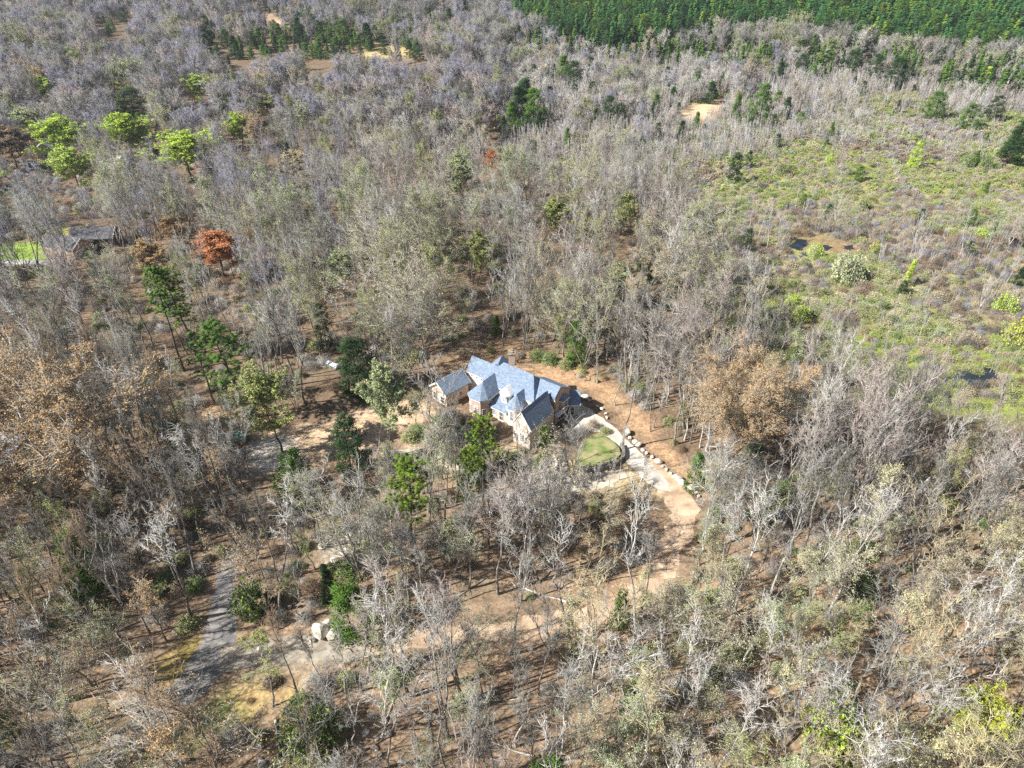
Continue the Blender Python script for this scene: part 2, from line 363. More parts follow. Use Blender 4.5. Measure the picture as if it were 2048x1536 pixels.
# dormer: octagonal, white, pale metal roof
dm = [(-2.9,1.8),(-2.9,-.1),(-2.2,-.75),(-1.1,-.75),(-.55,-.1),(-.55,1.8)]
h_wall(dm, 3.4, 5.55, M['white_siding'])
h_roof([(-3.2,1.9),(-3.2,-.2),(-2.35,-1.05),(-1.0,-1.05),(-.3,-.2),(-.3,1.9)], 5.6, [(-1.75,.35,7.1),(-1.75,2.2,7.2)], 'copper')
# right hand low wing (turned square to the hill)
def wing():
    X0, X1, Y0, Y1 = 11.0, 14.6, 120.2, 125.0
    bm = bmesh.new(); hull(bm, [Vector((x, y, z))-HL for x in (X0, X1) for y in (Y0, Y1) for z in (0, 3.5)]+[Vector((x, 122.7, 5.2))-HL for x in (X0, X1)])
    bm_obj('wall', bm, M['grey_siding'], house)
    bm = bmesh.new(); e = [(X0-1, Y0-.4), (X1+.3, Y0-.4), (X1+.3, Y1+.3), (X0-1, Y1+.3)]
    hull(bm, [Vector((x, y, z))-HL for x, y in e for z in (3.5, 3.62)]+[Vector((x, 122.7, 5.45))-HL for x in (X0-1, X1+.3)])
    r = bm_obj('roof', bm, M['shingle'], house)
    bm = bmesh.new(); hull(bm, [Vector((x, y, z))-HL for x, y in ((X0-.9, Y0-.36), (X1+.26, Y0-.36), (X1+.26, Y1+.26), (X0-.9, Y1+.26)) for z in (3.24, 3.496)])
    bm_obj('eave_trim', bm, M['white_paint'], r)
wing()
# chimney
bm = bmesh.new(); c = hw(-3.6, 4.7); box(bm, (c.x, c.y, 6.5), (1.4, 1.8, 13.0), (1, 0)); ch = bm_obj('chimney', bm, M['brick'], house)
bm = bmesh.new(); box(bm, (c.x, c.y, 13.1), (1.7, 2.1, .2), (1, 0)); bm_obj('cap', bm, M['stone_dark'], ch)
for dy in (-.4, .4):
    bm = bmesh.new(); box(bm, (c.x, c.y+dy, 13.4), (.4, .4, .4)); bm_obj('flue', bm, mat('clay', (.5, .3, .12), .8), ch)
# windows
def window(root, origin, a, b, z0, z1, out=.03, rows=3, cols=2, arch=False, name='window', m='white_paint'):
    """window on the wall line a->b (plan points), seen from outside (right-hand side of a->b faces out)"""
    A = Vector((a[0], a[1], 0)); B = Vector((b[0], b[1], 0)); d = (B-A).normalized(); nrm = Vector((d.y, -d.x, 0))
    wd = (B-A).length; mid = (A+B)/2+nrm*out; fr = bmesh.new(); h = z1-z0; t = .11
    def bar(x, z, sx, sz, pr=.05): box(fr, mid+d*x+Vector((0, 0, z))+nrm*pr/2, (sx, .06+pr, sz), (d.x, d.y))
    bar(0, z0-.05, wd+.2, .1, .1); bar(0, z1-t/2, wd, t, .051)
    bar(-wd/2+t/2, (z0+z1)/2, t, h-.01, .05); bar(wd/2-t/2, (z0+z1)/2, t, h-.01, .05)
    for k in range(1, cols): bar(-wd/2+wd*k/cols, (z0+z1)/2, .07, h-.1, .035)
    for k in range(1, rows): bar(0, z0+h*k/rows, wd-.1, .05, .03)
    if arch:
        n = 8
        for k in range(n):
            a0 = math.pi*k/n; a1 = math.pi*(k+1)/n; am = (a0+a1)/2; r = wd/2-.05
            p = mid+d*math.cos(am)*r+Vector((0, 0, z1+math.sin(am)*r))
            box(fr, p+nrm*.03, (.28, .12, .22), (d.x, d.y))
    for v in fr.verts: v.co -= origin
    f = bm_obj(name, fr, M[m], root)
    g = bmesh.new(); box(g, mid+Vector((0, 0, (z0+z1)/2))-nrm*.005, (wd-.14, .05, h-.12), (d.x, d.y))
    if arch:
        vs = [mid+d*math.cos(math.pi*k/8)*(wd/2-.15)+Vector((0, 0, z1+math.sin(math.pi*k/8)*(wd/2-.15)))-nrm*o for o in (-.02, .02) for k in range(9)]
        hull(g, vs)
    for v in g.verts: v.co -= origin
    bm_obj('pane', g, M['glass'], f)
def hwin(u0, v0, u1, v1, s, e, z0, z1, **k):
    a = W(u0, v0); b = W(u1, v1); window(house, HL, a.lerp(b, s), a.lerp(b, e), z0, z1, **k)
# octagonal wing
hwin(-8.75,-3.9,-7.35,-4.8, .2, .85, .9, 2.7, arch=True); hwin(-7.35,-4.8,-5.05,-4.6, .3, .75, .9, 2.7, arch=True)
hwin(-5.05,-4.6,-4.35,-3.2, .2, .8, .9, 2.5); hwin(-8.75,-.5,-8.75,-3.9, .55, .85, .9, 2.6)
hwin(-4.5,-2.3,.1,-2.3, .15, .4, .8, 2.3, cols=3); hwin(-4.5,-2.3,.1,-2.3, .6, .85, .1, 2.3, cols=2, name='door', rows=2)
# dormer
hwin(-2.9,-.1,-2.2,-.75, .12, .88, 3.9, 5.3, rows=4); hwin(-2.2,-.75,-1.1,-.75, .15, .85, 3.9, 5.3, rows=4, cols=2); hwin(-1.1,-.75,-.55,-.1, .12, .88, 3.9, 5.3, rows=4)
# tower
hwin(.1,-2.0,1.1,-2.55, .1, .9, 1.6, 3.9, rows=5, cols=3); hwin(1.1,-2.55,2.4,-2.3, .15, .85, 1.6, 3.9, rows=5, cols=3)
# front gable
hwin(5.15,-6.43,9.4,-6.43, .42, .62, 1.1, 3.2, rows=4, cols=2); hwin(5.15,-6.43,9.4,-6.43, .12, .28, .9, 2.8, rows=4, cols=2)
hwin(5.15,-6.43,9.4,-6.43, .72, .88, .9, 2.8, rows=4, cols=2)
# right side
hwin(7.4,1.35,7.4,3.5, .55, .8, 3.6, 4.8, rows=2); 
hwin(9.0,3.35,9.0,8.9, .2, .75, .3, 2.3, cols=3, rows=2)
hwin(-14.3,2.6,-10,2.6, .15, .3, 4.1, 4.6, cols=1, rows=1); hwin(-14.3,2.6,-10,2.6, .5, .65, 4.1, 4.6, cols=1, rows=1); hwin(-14.3,2.6,-10,2.6, .82, .97, 4.1, 4.6, cols=1, rows=1)
window(house, HL, (11.7, 120.2), (12.6, 120.2), .7, 2.9, cols=1, rows=2); window(house, HL, (12.75, 120.2), (13.6, 120.2), .7, 2.9, cols=1, rows=2)
# bay on the right gable end with its little roof and balcony
h_wall([(8.9,4.9),(9.7,5.2),(9.7,7.2),(8.9,7.5)], 3.2, 5.6, M['brick'])
h_roof([(8.9,4.6),(10.0,5.0),(10.0,7.4),(8.9,7.8)], 5.65, [(8.9,6.2,6.9)])
hwin(9.7,5.2,9.7,7.2, .15, .85, 3.7, 5.3, rows=2)
bm = bmesh.new(); p = hw(9.6, 4.6); box(bm, (p.x, p.y, 3.05), (1.2, 3.6, .16), (UU.x, UU.y)); bal = bm_obj('balcony', bm, M['white_paint'], house)
bm = bmesh.new()
for k in range(8):
    q = hw(10.15, 2.9+k*.48); box(bm, (q.x, q.y, 3.6), (.07, .07, .9))
q = hw(10.15, 4.6); box(bm, (q.x, q.y, 4.08), (.08, 3.6, .08), (UU.x, UU.y)); bm_obj('railing', bm, M['white_paint'], bal)
# rake boards of the front gable
for u0, z0, u1, z1 in ((4.8, 4.95, 7.1, 8.7), (9.8, 4.95, 7.1, 8.7)):
    bm = bmesh.new()
    a = hw(u0, -6.45, z0); b = hw(u1, -6.45, z1); o = Vector((-UV.x, -UV.y, 0))*.1; dn = Vector((0, 0, -.34))
    hull(bm, [a, b, a+o, b+o, a+dn, b+dn, a+o+dn, b+o+dn])
    bm_obj('rake_board', bm, M['white_paint'], house)
for (u, v, z, u2, v2, z2) in ((-5.2,3.85,10.3,2.9,3.85,10.3), (7.1,-6.4,8.62,7.1,2.2,8.62), (-14.8,4.6,8,-8.2,4.6,8), (3.6,5.1,9.0,8.95,5.1,9.0)):
    bm = bmesh.new(); a = hw(u, v, z); b = hw(u2, v2, z2); d = (b-a).normalized(); s = Vector((-d.y, d.x, 0))*.14
    hull(bm, [a+s+Vector((0,0,-.1)), a-s+Vector((0,0,-.1)), b+s+Vector((0,0,-.1)), b-s+Vector((0,0,-.1)), a+Vector((0,0,.1)), b+Vector((0,0,.1))])
    bm_obj('ridge_cap', bm, M['shingle'], house)

# ------------------------------------------------------------------ detached garage
def gable_building(name, label, cat, c, ang, wd, ln, eave, rise, wall, roof, over=.45, wins=()):
    t = empty(name, (c[0], c[1], 0), ang); tag(t, label, cat)
    x, y = wd/2, ln/2
    bm = bmesh.new(); hull(bm, [(sx*x, sy*y, z) for sx in (-1, 1) for sy in (-1, 1) for z in (0, eave-.02)]+[(0, sy*y, eave+rise*(x/(x+over))-.08) for sy in (-1, 1)])
    bm_obj('wall', bm, M[wall], t)
    bm = bmesh.new(); X, Yy = x+over, y+over
    for s in (-1, 1):
        hull(bm, [(s*X, sy*Yy, eave+k) for sy in (-1, 1) for k in (0, .16)]+[(0 if s > 0 else -.001, sy*Yy, eave+rise+k) for sy in (-1, 1) for k in (0, .16)])
    r = bm_obj('roof', bm, M[roof], t)
    for s in (-1, 1):
        for sy in (-1, 1):
            bm = bmesh.new(); a = Vector((s*(X+.03), sy*(Yy+.05), eave)); b = Vector((0, sy*(Yy+.05), eave+rise)); o = Vector((0, .08, 0)); dn = Vector((0, 0, -.26)); up = Vector((0, 0, .14))
            hull(bm, [p+q_+r_ for p in (a, b) for q_ in (o*.5, -o*.5) for r_ in (dn, up)])
            bm_obj('rake_board', bm, M['white_paint'], r)
    for (side, pos, z0, ww, hh) in wins:
        if side == 'S': a, b = (pos-ww/2, -y), (pos+ww/2, -y)
        if side == 'E': a, b = (x, pos-ww/2), (x, pos+ww/2)
        if side == 'W': a, b = (-x, pos+ww/2), (-x, pos-ww/2)
        window(t, Vector((0, 0, 0)), a, b, z0, z0+hh, rows=2, cols=2)
    return t
gable_building('garage', 'small detached garage with blue-grey gable roof left of the big house', 'garage', (-14.0, 128.0), math.radians(-45), 4.9, 6.6, 3.3, 2.3, 'brick_pale', 'shingle', wins=(('S',-1.2,.3,1.4,2.0),('S',1.2,.3,1.4,2.0),('E',-1.5,1,.9,1.2),('E',1,1,.9,1.2)))

# neighbours' buildings glimpsed through the trees
def pxh(x, y): return G(x, y)
c = pxh(140, 505); gable_building('neighbour_house', 'grey-roofed house beside the green lawn at the left edge', 'house', c, math.radians(70), 7.5, 13, 3.2, 2.6, 'brick', 'grey_roof', wins=(('S',-1.5,1,1.4,1.4),('S',1.5,1,1.4,1.4),('E',3,1,1.4,1.4),('E',-3,1,1.4,1.4)))
c = pxh(198, 488); gable_building('neighbour_house', 'brown-grey roofed house wing behind dark trunks, right of the green lawn', 'house', c, math.radians(95), 8, 13, 3.4, 2.6, 'brown_wood', 'grey_roof', wins=(('S',0,1,1.4,1.4),))
c = pxh(5, 925); gable_building('outbuilding', 'outbuilding with pale metal roof cut by the left frame edge', 'outbuilding', c, math.radians(12), 6.5, 8, 2.8, 1.4, 'brown_wood', 'metal_roof', wins=(('E',0,1,1,1),))
c = pxh(667, 735); gable_building('shed', 'little pale-roofed shed among the trees left of the dark evergreen', 'shed', c, math.radians(55), 1.2, 3.0, .9, .4, 'grey_siding', 'metal_roof', .15)
c = pxh(484, 884); gable_building('shed', 'tiny green-roofed shed at the left end of the tan clearing', 'shed', c, math.radians(70), 2.0, 2.6, 1.7, .8, 'brown_wood', 'green_roof', .25)
c = pxh(232, 334); gable_building('shed', 'far white shed hidden in the bare woods at upper left', 'shed', c, math.radians(80), 5, 8, 3.6, 1.2, 'white_siding', 'copper', .3)
c = pxh(100, 318); gable_building('house', 'far white house below the brightest yellow-green tree at left', 'house', c, math.radians(20), 6, 8, 5.5, 2.2, 'white_siding', 'metal_roof', .3, wins=(('S',0,1.5,1.2,1.6),))

# ------------------------------------------------------------------ raised lawn, retaining walls, steps, boulders
LAWN = [(1150,920),(1158,901),(1168,884),(1199,872),(1226,890),(1238,903),(1241,915),(1226,928),(1200,936),(1176,940),(1154,940)]
LW = gp(LAWN)
bm = bmesh.new(); prism(bm, [(x, y) for x, y in LW], .02, .9); tag(bm_obj('lawn', bm, M['lawn']), kind='structure')
def wall_strip(name, px, z0, z1, th, m, label):
    P = [Vector(G(x, y)) for x, y in px]; O = Vector((P[0].x, P[0].y, 0)); bm = bmesh.new()
    for a, b in zip(P, P[1:]):
        d = (b-a); n = max(1, int(d.length/.6)); d.normalize()
        for k in range(n):
            p = a.lerp(b, (k+.5)/n)
            for lay in range(2):
                h = (z1-z0)/2
                box(bm, (p.x-O.x, p.y-O.y, z0+h*(lay+.5)), ((b-a).length/n*R.uniform(.93, .99), th*R.uniform(.85, 1.1), h*R.uniform(.93, .99)), (d.x, d.y))
    o = bm_obj(name, bm, m); o.location = O; tag(o, label, 'wall')
wall_strip('retaining_wall', [(1241,893),(1247,905),(1247,918),(1232,932),(1204,941),(1176,945),(1150,945)], 0, 1.1, .45, M['stone_dark'], 'curved dark stone retaining wall holding up the round lawn beside the driveway')
wall_strip('stone_wall', [(1088,938),(1100,942),(1112,940),(1113,928),(1107,915)], 0, .8, .4, M['stone'], 'low pale stone wall hooking round the planting bed left of the steps')
steps = empty('stone_steps', (*G(1127, 945), 0)); tag(steps, 'flight of brown stone steps climbing between the beds towards the house', 'steps')
a = Vector(G(1128, 946)); b = Vector(G(1114, 899))
for k in range(13):
    t = k/12; p = a.lerp(b, t); bm = bmesh.new(); z = .10+.075*k
    box(bm, (p.x-steps.location.x, p.y-steps.location.y, z/2), (2.5-1.1*t, .55, z), (1, .12)); bm_obj('step', bm, M['brown_wood'] if k % 2 else M['stone_dark'], steps)
def rock_mesh(seed):
    r = random.Random(seed); bm = bmesh.new(); bmesh.ops.create_icosphere(bm, subdivisions=2, radius=.5)
    d = [Vector((r.uniform(-1, 1), r.uniform(-1, 1), r.uniform(-1, 1))).normalized() for _ in range(9)]
    for v in bm.verts:
        for q in d:
            k = v.co.dot(q)
            if k > .32: v.co -= q*(k-.32)*.85
        v.co.z *= .8; v.co *= 1+r.uniform(-.06, .06)
    bmesh.ops.recalc_face_normals(bm, faces=bm.faces); me = bpy.data.meshes.new('boulder'); bm.to_mesh(me); bm.free(); me.materials.append(M['stone']); return me
rocks = [rock_mesh(k) for k in range(6)]
line = [(1161,792),(1168,796),(1178,801),(1196,813),(1205,820),(1212,828),(1216,836),(1253,868),(1262,878),(1270,886),(1278,893),(1286,901),(1294,909),(1303,916),(1310,922),(1318,928),(1325,934),(1333,940),(1342,948),(1350,955),(1358,961),(1365,968),(1373,974),(1383,980),(1391,987),(1399,994)]
def ordn(n):
    if n <= 10: return ['', 'first', 'second', 'third', 'fourth', 'fifth', 'sixth', 'seventh', 'eighth', 'ninth', 'tenth'][n]
    return f"{n}{'th' if 10 <= n % 100 <= 20 else {1:'st',2:'nd',3:'rd'}.get(n % 10, 'th')}"
for k, (x, y) in enumerate(line):
    x += R.uniform(-2, 2); y += R.uniform(-1.5, 1.5); s = 2.4 if k == 7 else R.choice([.7, .9, 1.1, 1.3, 1.6, 1.9]); o = link('boulder', rocks[k % 6]); g = G(x, y)
    o.location = (g[0], g[1], s*.26); o.scale = (s, s*R.uniform(.75, 1), s*R.uniform(.8, 1)); o.rotation_euler = (0, 0, R.uniform(0, 6))
    lb = 'biggest round pale boulder beside the driveway, beyond its shaded stretch' if k == 7 else f'pale boulder edging the driveway, {ordn(k+1)} counting from the house'
    tag(o, lb, 'boulder', 'boulders lining the driveway')
spots = [(640,1268,3.4),(668,1272,2.4),(622,1280,1.6),(655,1250,1.8),(690,1262,1.3),(520,1300,1),(590,1190,1.2),(606,1200,1),(580,1215,.9)]
for k in range(34):
    t = k/34; spots.append((R.gauss(735-60*t, 22), 1045+110*t+R.uniform(-8, 8), R.uniform(.6, 2.0)))
for k in range(22): spots.append((R.uniform(480, 800), R.uniform(1440, 1545), R.uniform(.4, 1.5)))
spots.sort(key=lambda s: (s[1], s[0]))
for k, (x, y, s) in enumerate(spots):
    o = link('boulder', rocks[k % 6]); g = G(x, y); o.location = (g[0], g[1], s*.24); o.scale = (s*1.15, s*.85, s*R.uniform(.7, 1)); o.rotation_euler = (R.uniform(-.3, .3), 0, R.uniform(0, 6))
    wh = 'in the rocky gully left of the tall pine' if y < 1170 else ('beside the gravel road junction' if y < 1400 else 'on the slope at the bottom edge')
    tag(o, f"{'large' if s > 1.6 else 'mid-sized' if s > 1 else 'small'} pale rock {wh}, {ordn(k+1)} from the top", 'rock', 'rocks strewn through the woods')

# ------------------------------------------------------------------ tree generators
class TM:
    """collects tapered tubes and spikes/leaves as triangles"""
    def __init__(s): s.V = []; s.F = []; s.n = 0
    def tube(s, pts, rad, n=5):
        pts = [np.asarray(p, float) for p in pts]; rings = []
        for i, p in enumerate(pts):
            d = pts[min(i+1, len(pts)-1)]-pts[max(i-1, 0)]; d /= (np.linalg.norm(d)+1e-9)
            a = np.cross(d, [0.3, .9, .1]); a /= (np.linalg.norm(a)+1e-9); b = np.cross(d, a)
            k = np.arange(n)*2*np.pi/n
            rings.append(p+rad[i]*(np.cos(k)[:, None]*a+np.sin(k)[:, None]*b))
        V = np.concatenate(rings); F_ = []
        for i in range(len(pts)-1):
            for k in range(n):
                a0 = i*n+k; a1 = i*n+(k+1) % n; F_ += [(a0, a1, a1+n), (a0, a1+n, a0+n)]
        s.V.append(V); s.F.append(np.array(F_)+s.n); s.n += len(V)
    def spikes(s, P0, P1, r):        # many 3-sided spikes at once
        P0 = np.asarray(P0, float); P1 = np.asarray(P1, float); m = len(P0)
        if not m: return
        d = P1-P0; d /= (np.linalg.norm(d, axis=1)[:, None]+1e-9)
        a = np.cross(d, np.array([.31, .83, .22])); a /= (np.linalg.norm(a, axis=1)[:, None]+1e-9); b = np.cross(d, a)
        r = np.broadcast_to(r, (m,))[:, None]
        V = np.stack([P0+a*r, P0-.5*a*r+.87*b*r, P0-.5*a*r-.87*b*r, P1], 1).reshape(-1, 3)
        base = (np.arange(m)*4)[:, None, None]; T = np.array([[0, 1, 3], [1, 2, 3], [2, 0, 3]])[None]
        s.V.append(V); s.F.append((base+T).reshape(-1, 3)+s.n); s.n += len(V)
    def leaves(s, P, size, g):       # random single triangles
        m = len(P)
        if not m: return
        a = g.normal(size=(m, 3)); a /= np.linalg.norm(a, axis=1)[:, None]; b = g.normal(size=(m, 3)); b = np.cross(a, b); b /= np.linalg.norm(b, axis=1)[:, None]
        sz = (size*g.uniform(.6, 1.4, m))[:, None]
        V = np.stack([P+a*sz*.6, P-a*sz*.35+b*sz*.5, P-a*sz*.35-b*sz*.5], 1).reshape(-1, 3)
        s.V.append(V); s.F.append((np.arange(m)*3)[:, None]+np.array([[0, 1, 2]])+s.n); s.n += len(V)
    def get(s): return np.concatenate(s.V), np.concatenate(s.F)
def nrm(v): return v/(np.linalg.norm(v)+1e-9)

def gen_bare(seed, H, cw, fork, twig_r=.035, dens=1.0, leaf=0, leaf_size=.2, spread=.55, twin=False, nlimb=15, rr=.0105, asc=0.0, br=1.5, sub=2):
    """trunk+limbs and twigs (+ small leaves) of a broadleaf tree, H tall, cw crown radius"""
    g = np.random.default_rng(seed); T = TM(); C_ = TM(); tips = []; sp0 = []; sp1 = []; spr = []
    r0 = H*rr
    leads = [(np.zeros(3), 0.0)]
    def stem(base, z1, r, lean):
        n = 7; pts = [base]; p = base.copy()
        for k in range(n):
            p = p+np.array([lean[0]+g.normal(0, .25), lean[1]+g.normal(0, .25), (z1-base[2])/n]); pts.append(p.copy())
        rad = [r*(1-.86*(k/n)**.9) for k in range(n+1)]; rad[0] *= 1.25 if base[2] == 0 else 1
        T.tube(pts, rad, 6); return pts, rad
    stems = []
    if twin:
        pts, rad = stem(np.zeros(3), H*fork*.8, r0, (0, 0)); top = pts[-1]; a = g.uniform(0, 6.28)
        T.F and None
        for k in range(3):
            an = a+k*2.1; stems.append(stem(top-np.array([0, 0, .5]), H*g.uniform(.85, .97), r0*.62, (math.cos(an)*cw*.09, math.sin(an)*cw*.09)))
    else:
        stems.append(stem(np.zeros(3), H*.95, r0, g.normal(0, .12, 2)))
    per = max(3, int(nlimb/len(stems)))
    for pts, rad in stems:
        P = np.array(pts)
        for li in range(per):
            f = fork+(1-fork)*(li+g.uniform(0, .9))/per*.97; z = f*H
            if z < P[0, 2]+.3: z = P[0, 2]+.3+g.uniform(0, 2)
            z = min(z, P[-1, 2]-.05); k = min(max(np.searchsorted(P[:, 2], z)-1, 0), len(P)-2)
            t = (z-P[k, 2])/(P[k+1, 2]-P[k, 2]+1e-9); b = P[k]*(1-t)+P[k+1]*t; rb = rad[k]*(1-t)+rad[k+1]*t
            rel = (z/H-fork)/(1-fork+1e-9)
            L_ = cw*(1+asc*.55)*g.uniform(.75, 1.15)*(1-.55*rel**1.6)*(.75+.5*min(rel*2.5, 1)); az = li*2.4+g.uniform(-.5, .5)
            el = min(1.35, g.uniform(.45, .85)+rel*.35+(1-spread)*.45+asc*.3)
            d = np.array([math.cos(az)*math.cos(el), math.sin(az)*math.cos(el), math.sin(el)]); p = b; lp = [b]
            nn = 5
            for s_ in range(nn):
                d = nrm(d+np.array([0, 0, .10])+g.normal(0, .13, 3)); p = p+d*L_/nn*1.15; lp.append(p)
            lr = rb*.42; T.tube(lp, [max(lr*(1-.85*k_/nn), .022) for k_ in range(nn+1)], 4)
            lp = np.array(lp)
            for bi in range(int(7*dens)+1):                 # branches off the limb
                t = .2+.8*(bi+g.uniform(0, 1))/(int(7*dens)+1); q = t*nn; k2 = min(int(q), nn-1); bb = lp[k2]*(1-(q-k2))+lp[k2+1]*(q-k2)
                dd = nrm(lp[k2+1]-lp[k2]); d2 = nrm(dd+g.normal(0, .62-.2*asc, 3)+np.array([0, 0, .22+.2*asc])); L2 = L_*g.uniform(.28, .5)
                e = bb+d2*L2+g.normal(0, .05, 3)*L2; sp0.append(bb); sp1.append(e); spr.append(max(twig_r*br, lr*.25))
                for ti in range(int(5*dens)+1):
                    t3 = g.uniform(.15, 1); c0 = bb*(1-t3)+e*t3; d3 = nrm(d2+g.normal(0, .6, 3)+np.array([0, 0, .15])); L3 = L2*g.uniform(.35, .7)
                    e3 = c0+d3*L3; sp0.append(c0); sp1.append(e3); spr.append(twig_r); tips.append((c0, e3))
                    for q_ in range(sub):
                        t4 = g.uniform(.3, .95); c4 = c0*(1-t4)+e3*t4; e4 = c4+nrm(d3+g.normal(0, .7, 3))*L3*g.uniform(.4, .7); sp0.append(c4); sp1.append(e4); spr.append(twig_r*.75)
    C_.spikes(np.array(sp0), np.array(sp1), np.array(spr))
    mz = max(v[:, 2].max() for v in C_.V)
    lf = None
    if leaf:
        A = np.array([t[0] for t in tips]); B = np.array([t[1] for t in tips]); k = g.integers(0, len(A), leaf); t = g.uniform(.2, 1.15, leaf)[:, None]
        lf = TM(); lf.leaves(A[k]*(1-t)+B[k]*t+g.normal(0, .18, (leaf, 3)), leaf_size, g)
    for o in (T, C_, lf):
        if o:
            for v in o.V: v[:, 2] *= H/mz
    return T, C_, lf

def gen_pine(seed, H, cw, base=.6, dens=1.0, needle=.42, nr=.036, round_=True):
    g = np.random.default_rng(seed); T = TM(); C_ = TM(); r0 = H*.0115; n = 8; p = np.zeros(3); pts = [p]
    ln = g.normal(0, .16, 2)
    for k in range(n): p = p+np.array([ln[0]+g.normal(0, .12), ln[1]+g.normal(0, .12), H*.97/n]); pts.append(p)
    rad = [r0*(1-.85*k/n) for k in range(n+1)]; rad[0] *= 1.2; T.tube(pts, rad, 6); P = np.array(pts); A = []; B = []
    nb = int(46*dens)
    for i in range(nb):
        f = base+(1-base)*(i+g.uniform(0, 1))/nb; z = f*H*.97; k = min(max(np.searchsorted(P[:, 2], z)-1, 0), n-1); t = (z-P[k, 2])/(P[k+1, 2]-P[k, 2]); b = P[k]*(1-t)+P[k+1]*t
        rel = (f-base)/(1-base)
        prof = (math.sqrt(max(0, 1-(rel*1.6-.6)**2)) if round_ else (1-rel)**.8*1.05+.04)
        L_ = cw*prof*g.uniform(.65, 1.15)+.25; az = i*2.4+g.uniform(-.6, .6); el = g.uniform(-.05, .4)+rel*.5
        d = np.array([math.cos(az)*math.cos(el), math.sin(az)*math.cos(el), math.sin(el)]); e = b+d*L_; T.tube([b, (b+e)/2+np.array([0, 0, -.1]), e], [.07, .05, .02], 3)
        for q in range(max(2, int(8*dens))):
            t2 = g.uniform(.3, 1); c = b*(1-t2)+e*t2+g.normal(0, .35, 3)*min(1, L_/2)*np.array([1, 1, .6])
            m = 36; dr = g.normal(0, 1, (m, 3)); dr[:, 2] = np.abs(dr[:, 2])*.8+.1; dr /= np.linalg.norm(dr, axis=1)[:, None]
            A.append(c+dr*.04); B.append(c+dr*needle*g.uniform(.7, 1.3, (m, 1)))
    C_.spikes(np.concatenate(A), np.concatenate(B), nr)
    return T, C_, None

def gen_cedar(seed, H, cw, dens=1.0, needle=.42, nr=.065, low=.06):
    g = np.random.default_rng(seed); T = TM(); C_ = TM(); T.tube([(0, 0, 0), (g.normal(0, .1), 0, H*.5), (0, g.normal(0, .1), H*.95)], [H*.016, H*.01, .02], 5)
    nc = int(95*max(dens, .5)); per = int(26*dens)+6; f = g.uniform(low, .97, nc); az = g.uniform(0, 6.283, nc)
    if seed % 2: prof = (1-f)**.75
    else: prof = np.sqrt(np.clip(1-((f-.36)/.64)**2, 0, 1))
    side = 1+.3*np.sin(az+seed)
    rr = cw*prof*side*np.sqrt(g.uniform(.15, 1, nc)); c = np.stack([np.cos(az)*rr, np.sin(az)*rr, f*H], 1)
    c = np.repeat(c, per, 0); m = len(c); rad = np.repeat(g.uniform(.35, .8, nc)*cw/2.3, per)[:, None]
    n_ = g.normal(0, 1, (m, 3)); n_ /= np.linalg.norm(n_, axis=1)[:, None]; P = c+n_*rad*g.uniform(.3, 1, (m, 1))*np.array([1, 1, .6])
    dd = n_+np.array([0, 0, .5])+g.normal(0, .4, (m, 3)); dd /= np.linalg.norm(dd, axis=1)[:, None]
    C_.spikes(P, P+dd*needle*g.uniform(.6, 1.3, (m, 1)), nr)
    return T, C_, None

def gen_shrub(seed, H, cw, leaf=0, dens=1.0, tr=.03, leaf_size=.22):
    g = np.random.default_rng(seed); T = TM(); C_ = TM(); lf = None; A = []; B = []
    for k in range(6):
        az = g.uniform(0, 6.28); T.tube([(0, 0, 0), (math.cos(az)*cw*.25, math.sin(az)*cw*.25, H*.4), (math.cos(az)*cw*.5, math.sin(az)*cw*.5, H*.75)], [.06, .04, .02], 3)
    m = int(420*dens); az = g.uniform(0, 6.283, m); ph = g.uniform(0, 1, m); rr = cw*np.sqrt(g.uniform(.1, 1, m))*np.cos(ph*1.45)**.6
    P = np.stack([np.cos(az)*rr, np.sin(az)*rr, .1+np.sin(ph*1.5)*H*.85*g.uniform(.5, 1, m)], 1)
    d = np.stack([np.cos(az)*.6, np.sin(az)*.6, np.full(m, 1.)], 1)+g.normal(0, .5, (m, 3)); d /= np.linalg.norm(d, axis=1)[:, None]
    C_.spikes(P-d*.4, P+d*g.uniform(.3, .9, (m, 1)), tr)
    if leaf: lf = TM(); k = g.integers(0, m, leaf); lf.leaves(P[k]+g.normal(0, .3, (leaf, 3)), leaf_size, g)
    return T, C_, lf

def gen_sapling(seed, H, n=5, tr=.03, spreadr=.8):
    g = np.random.default_rng(seed); T = TM(); C_ = TM(); A = []; B = []; r = []
    for k in range(n):
        b = np.array([g.normal(0, spreadr), g.normal(0, spreadr), 0]); h = H*g.uniform(.7, 1.1); ln = g.normal(0, .08, 2)*h; t_ = b+np.array([ln[0], ln[1], h]); T.tube([b, t_], [.05+tr*.5, tr*.5], 3)
        for q in range(16):
            f = g.uniform(.25, 1); p = b*(1-f)+t_*f; d = nrm(np.array([g.normal(0, .5), g.normal(0, .5), 1.0])); A.append(p); B.append(p+d*H*g.uniform(.1, .2)); r.append(tr)
    C_.spikes(np.array(A), np.array(B), np.array(r)); return T, C_, None

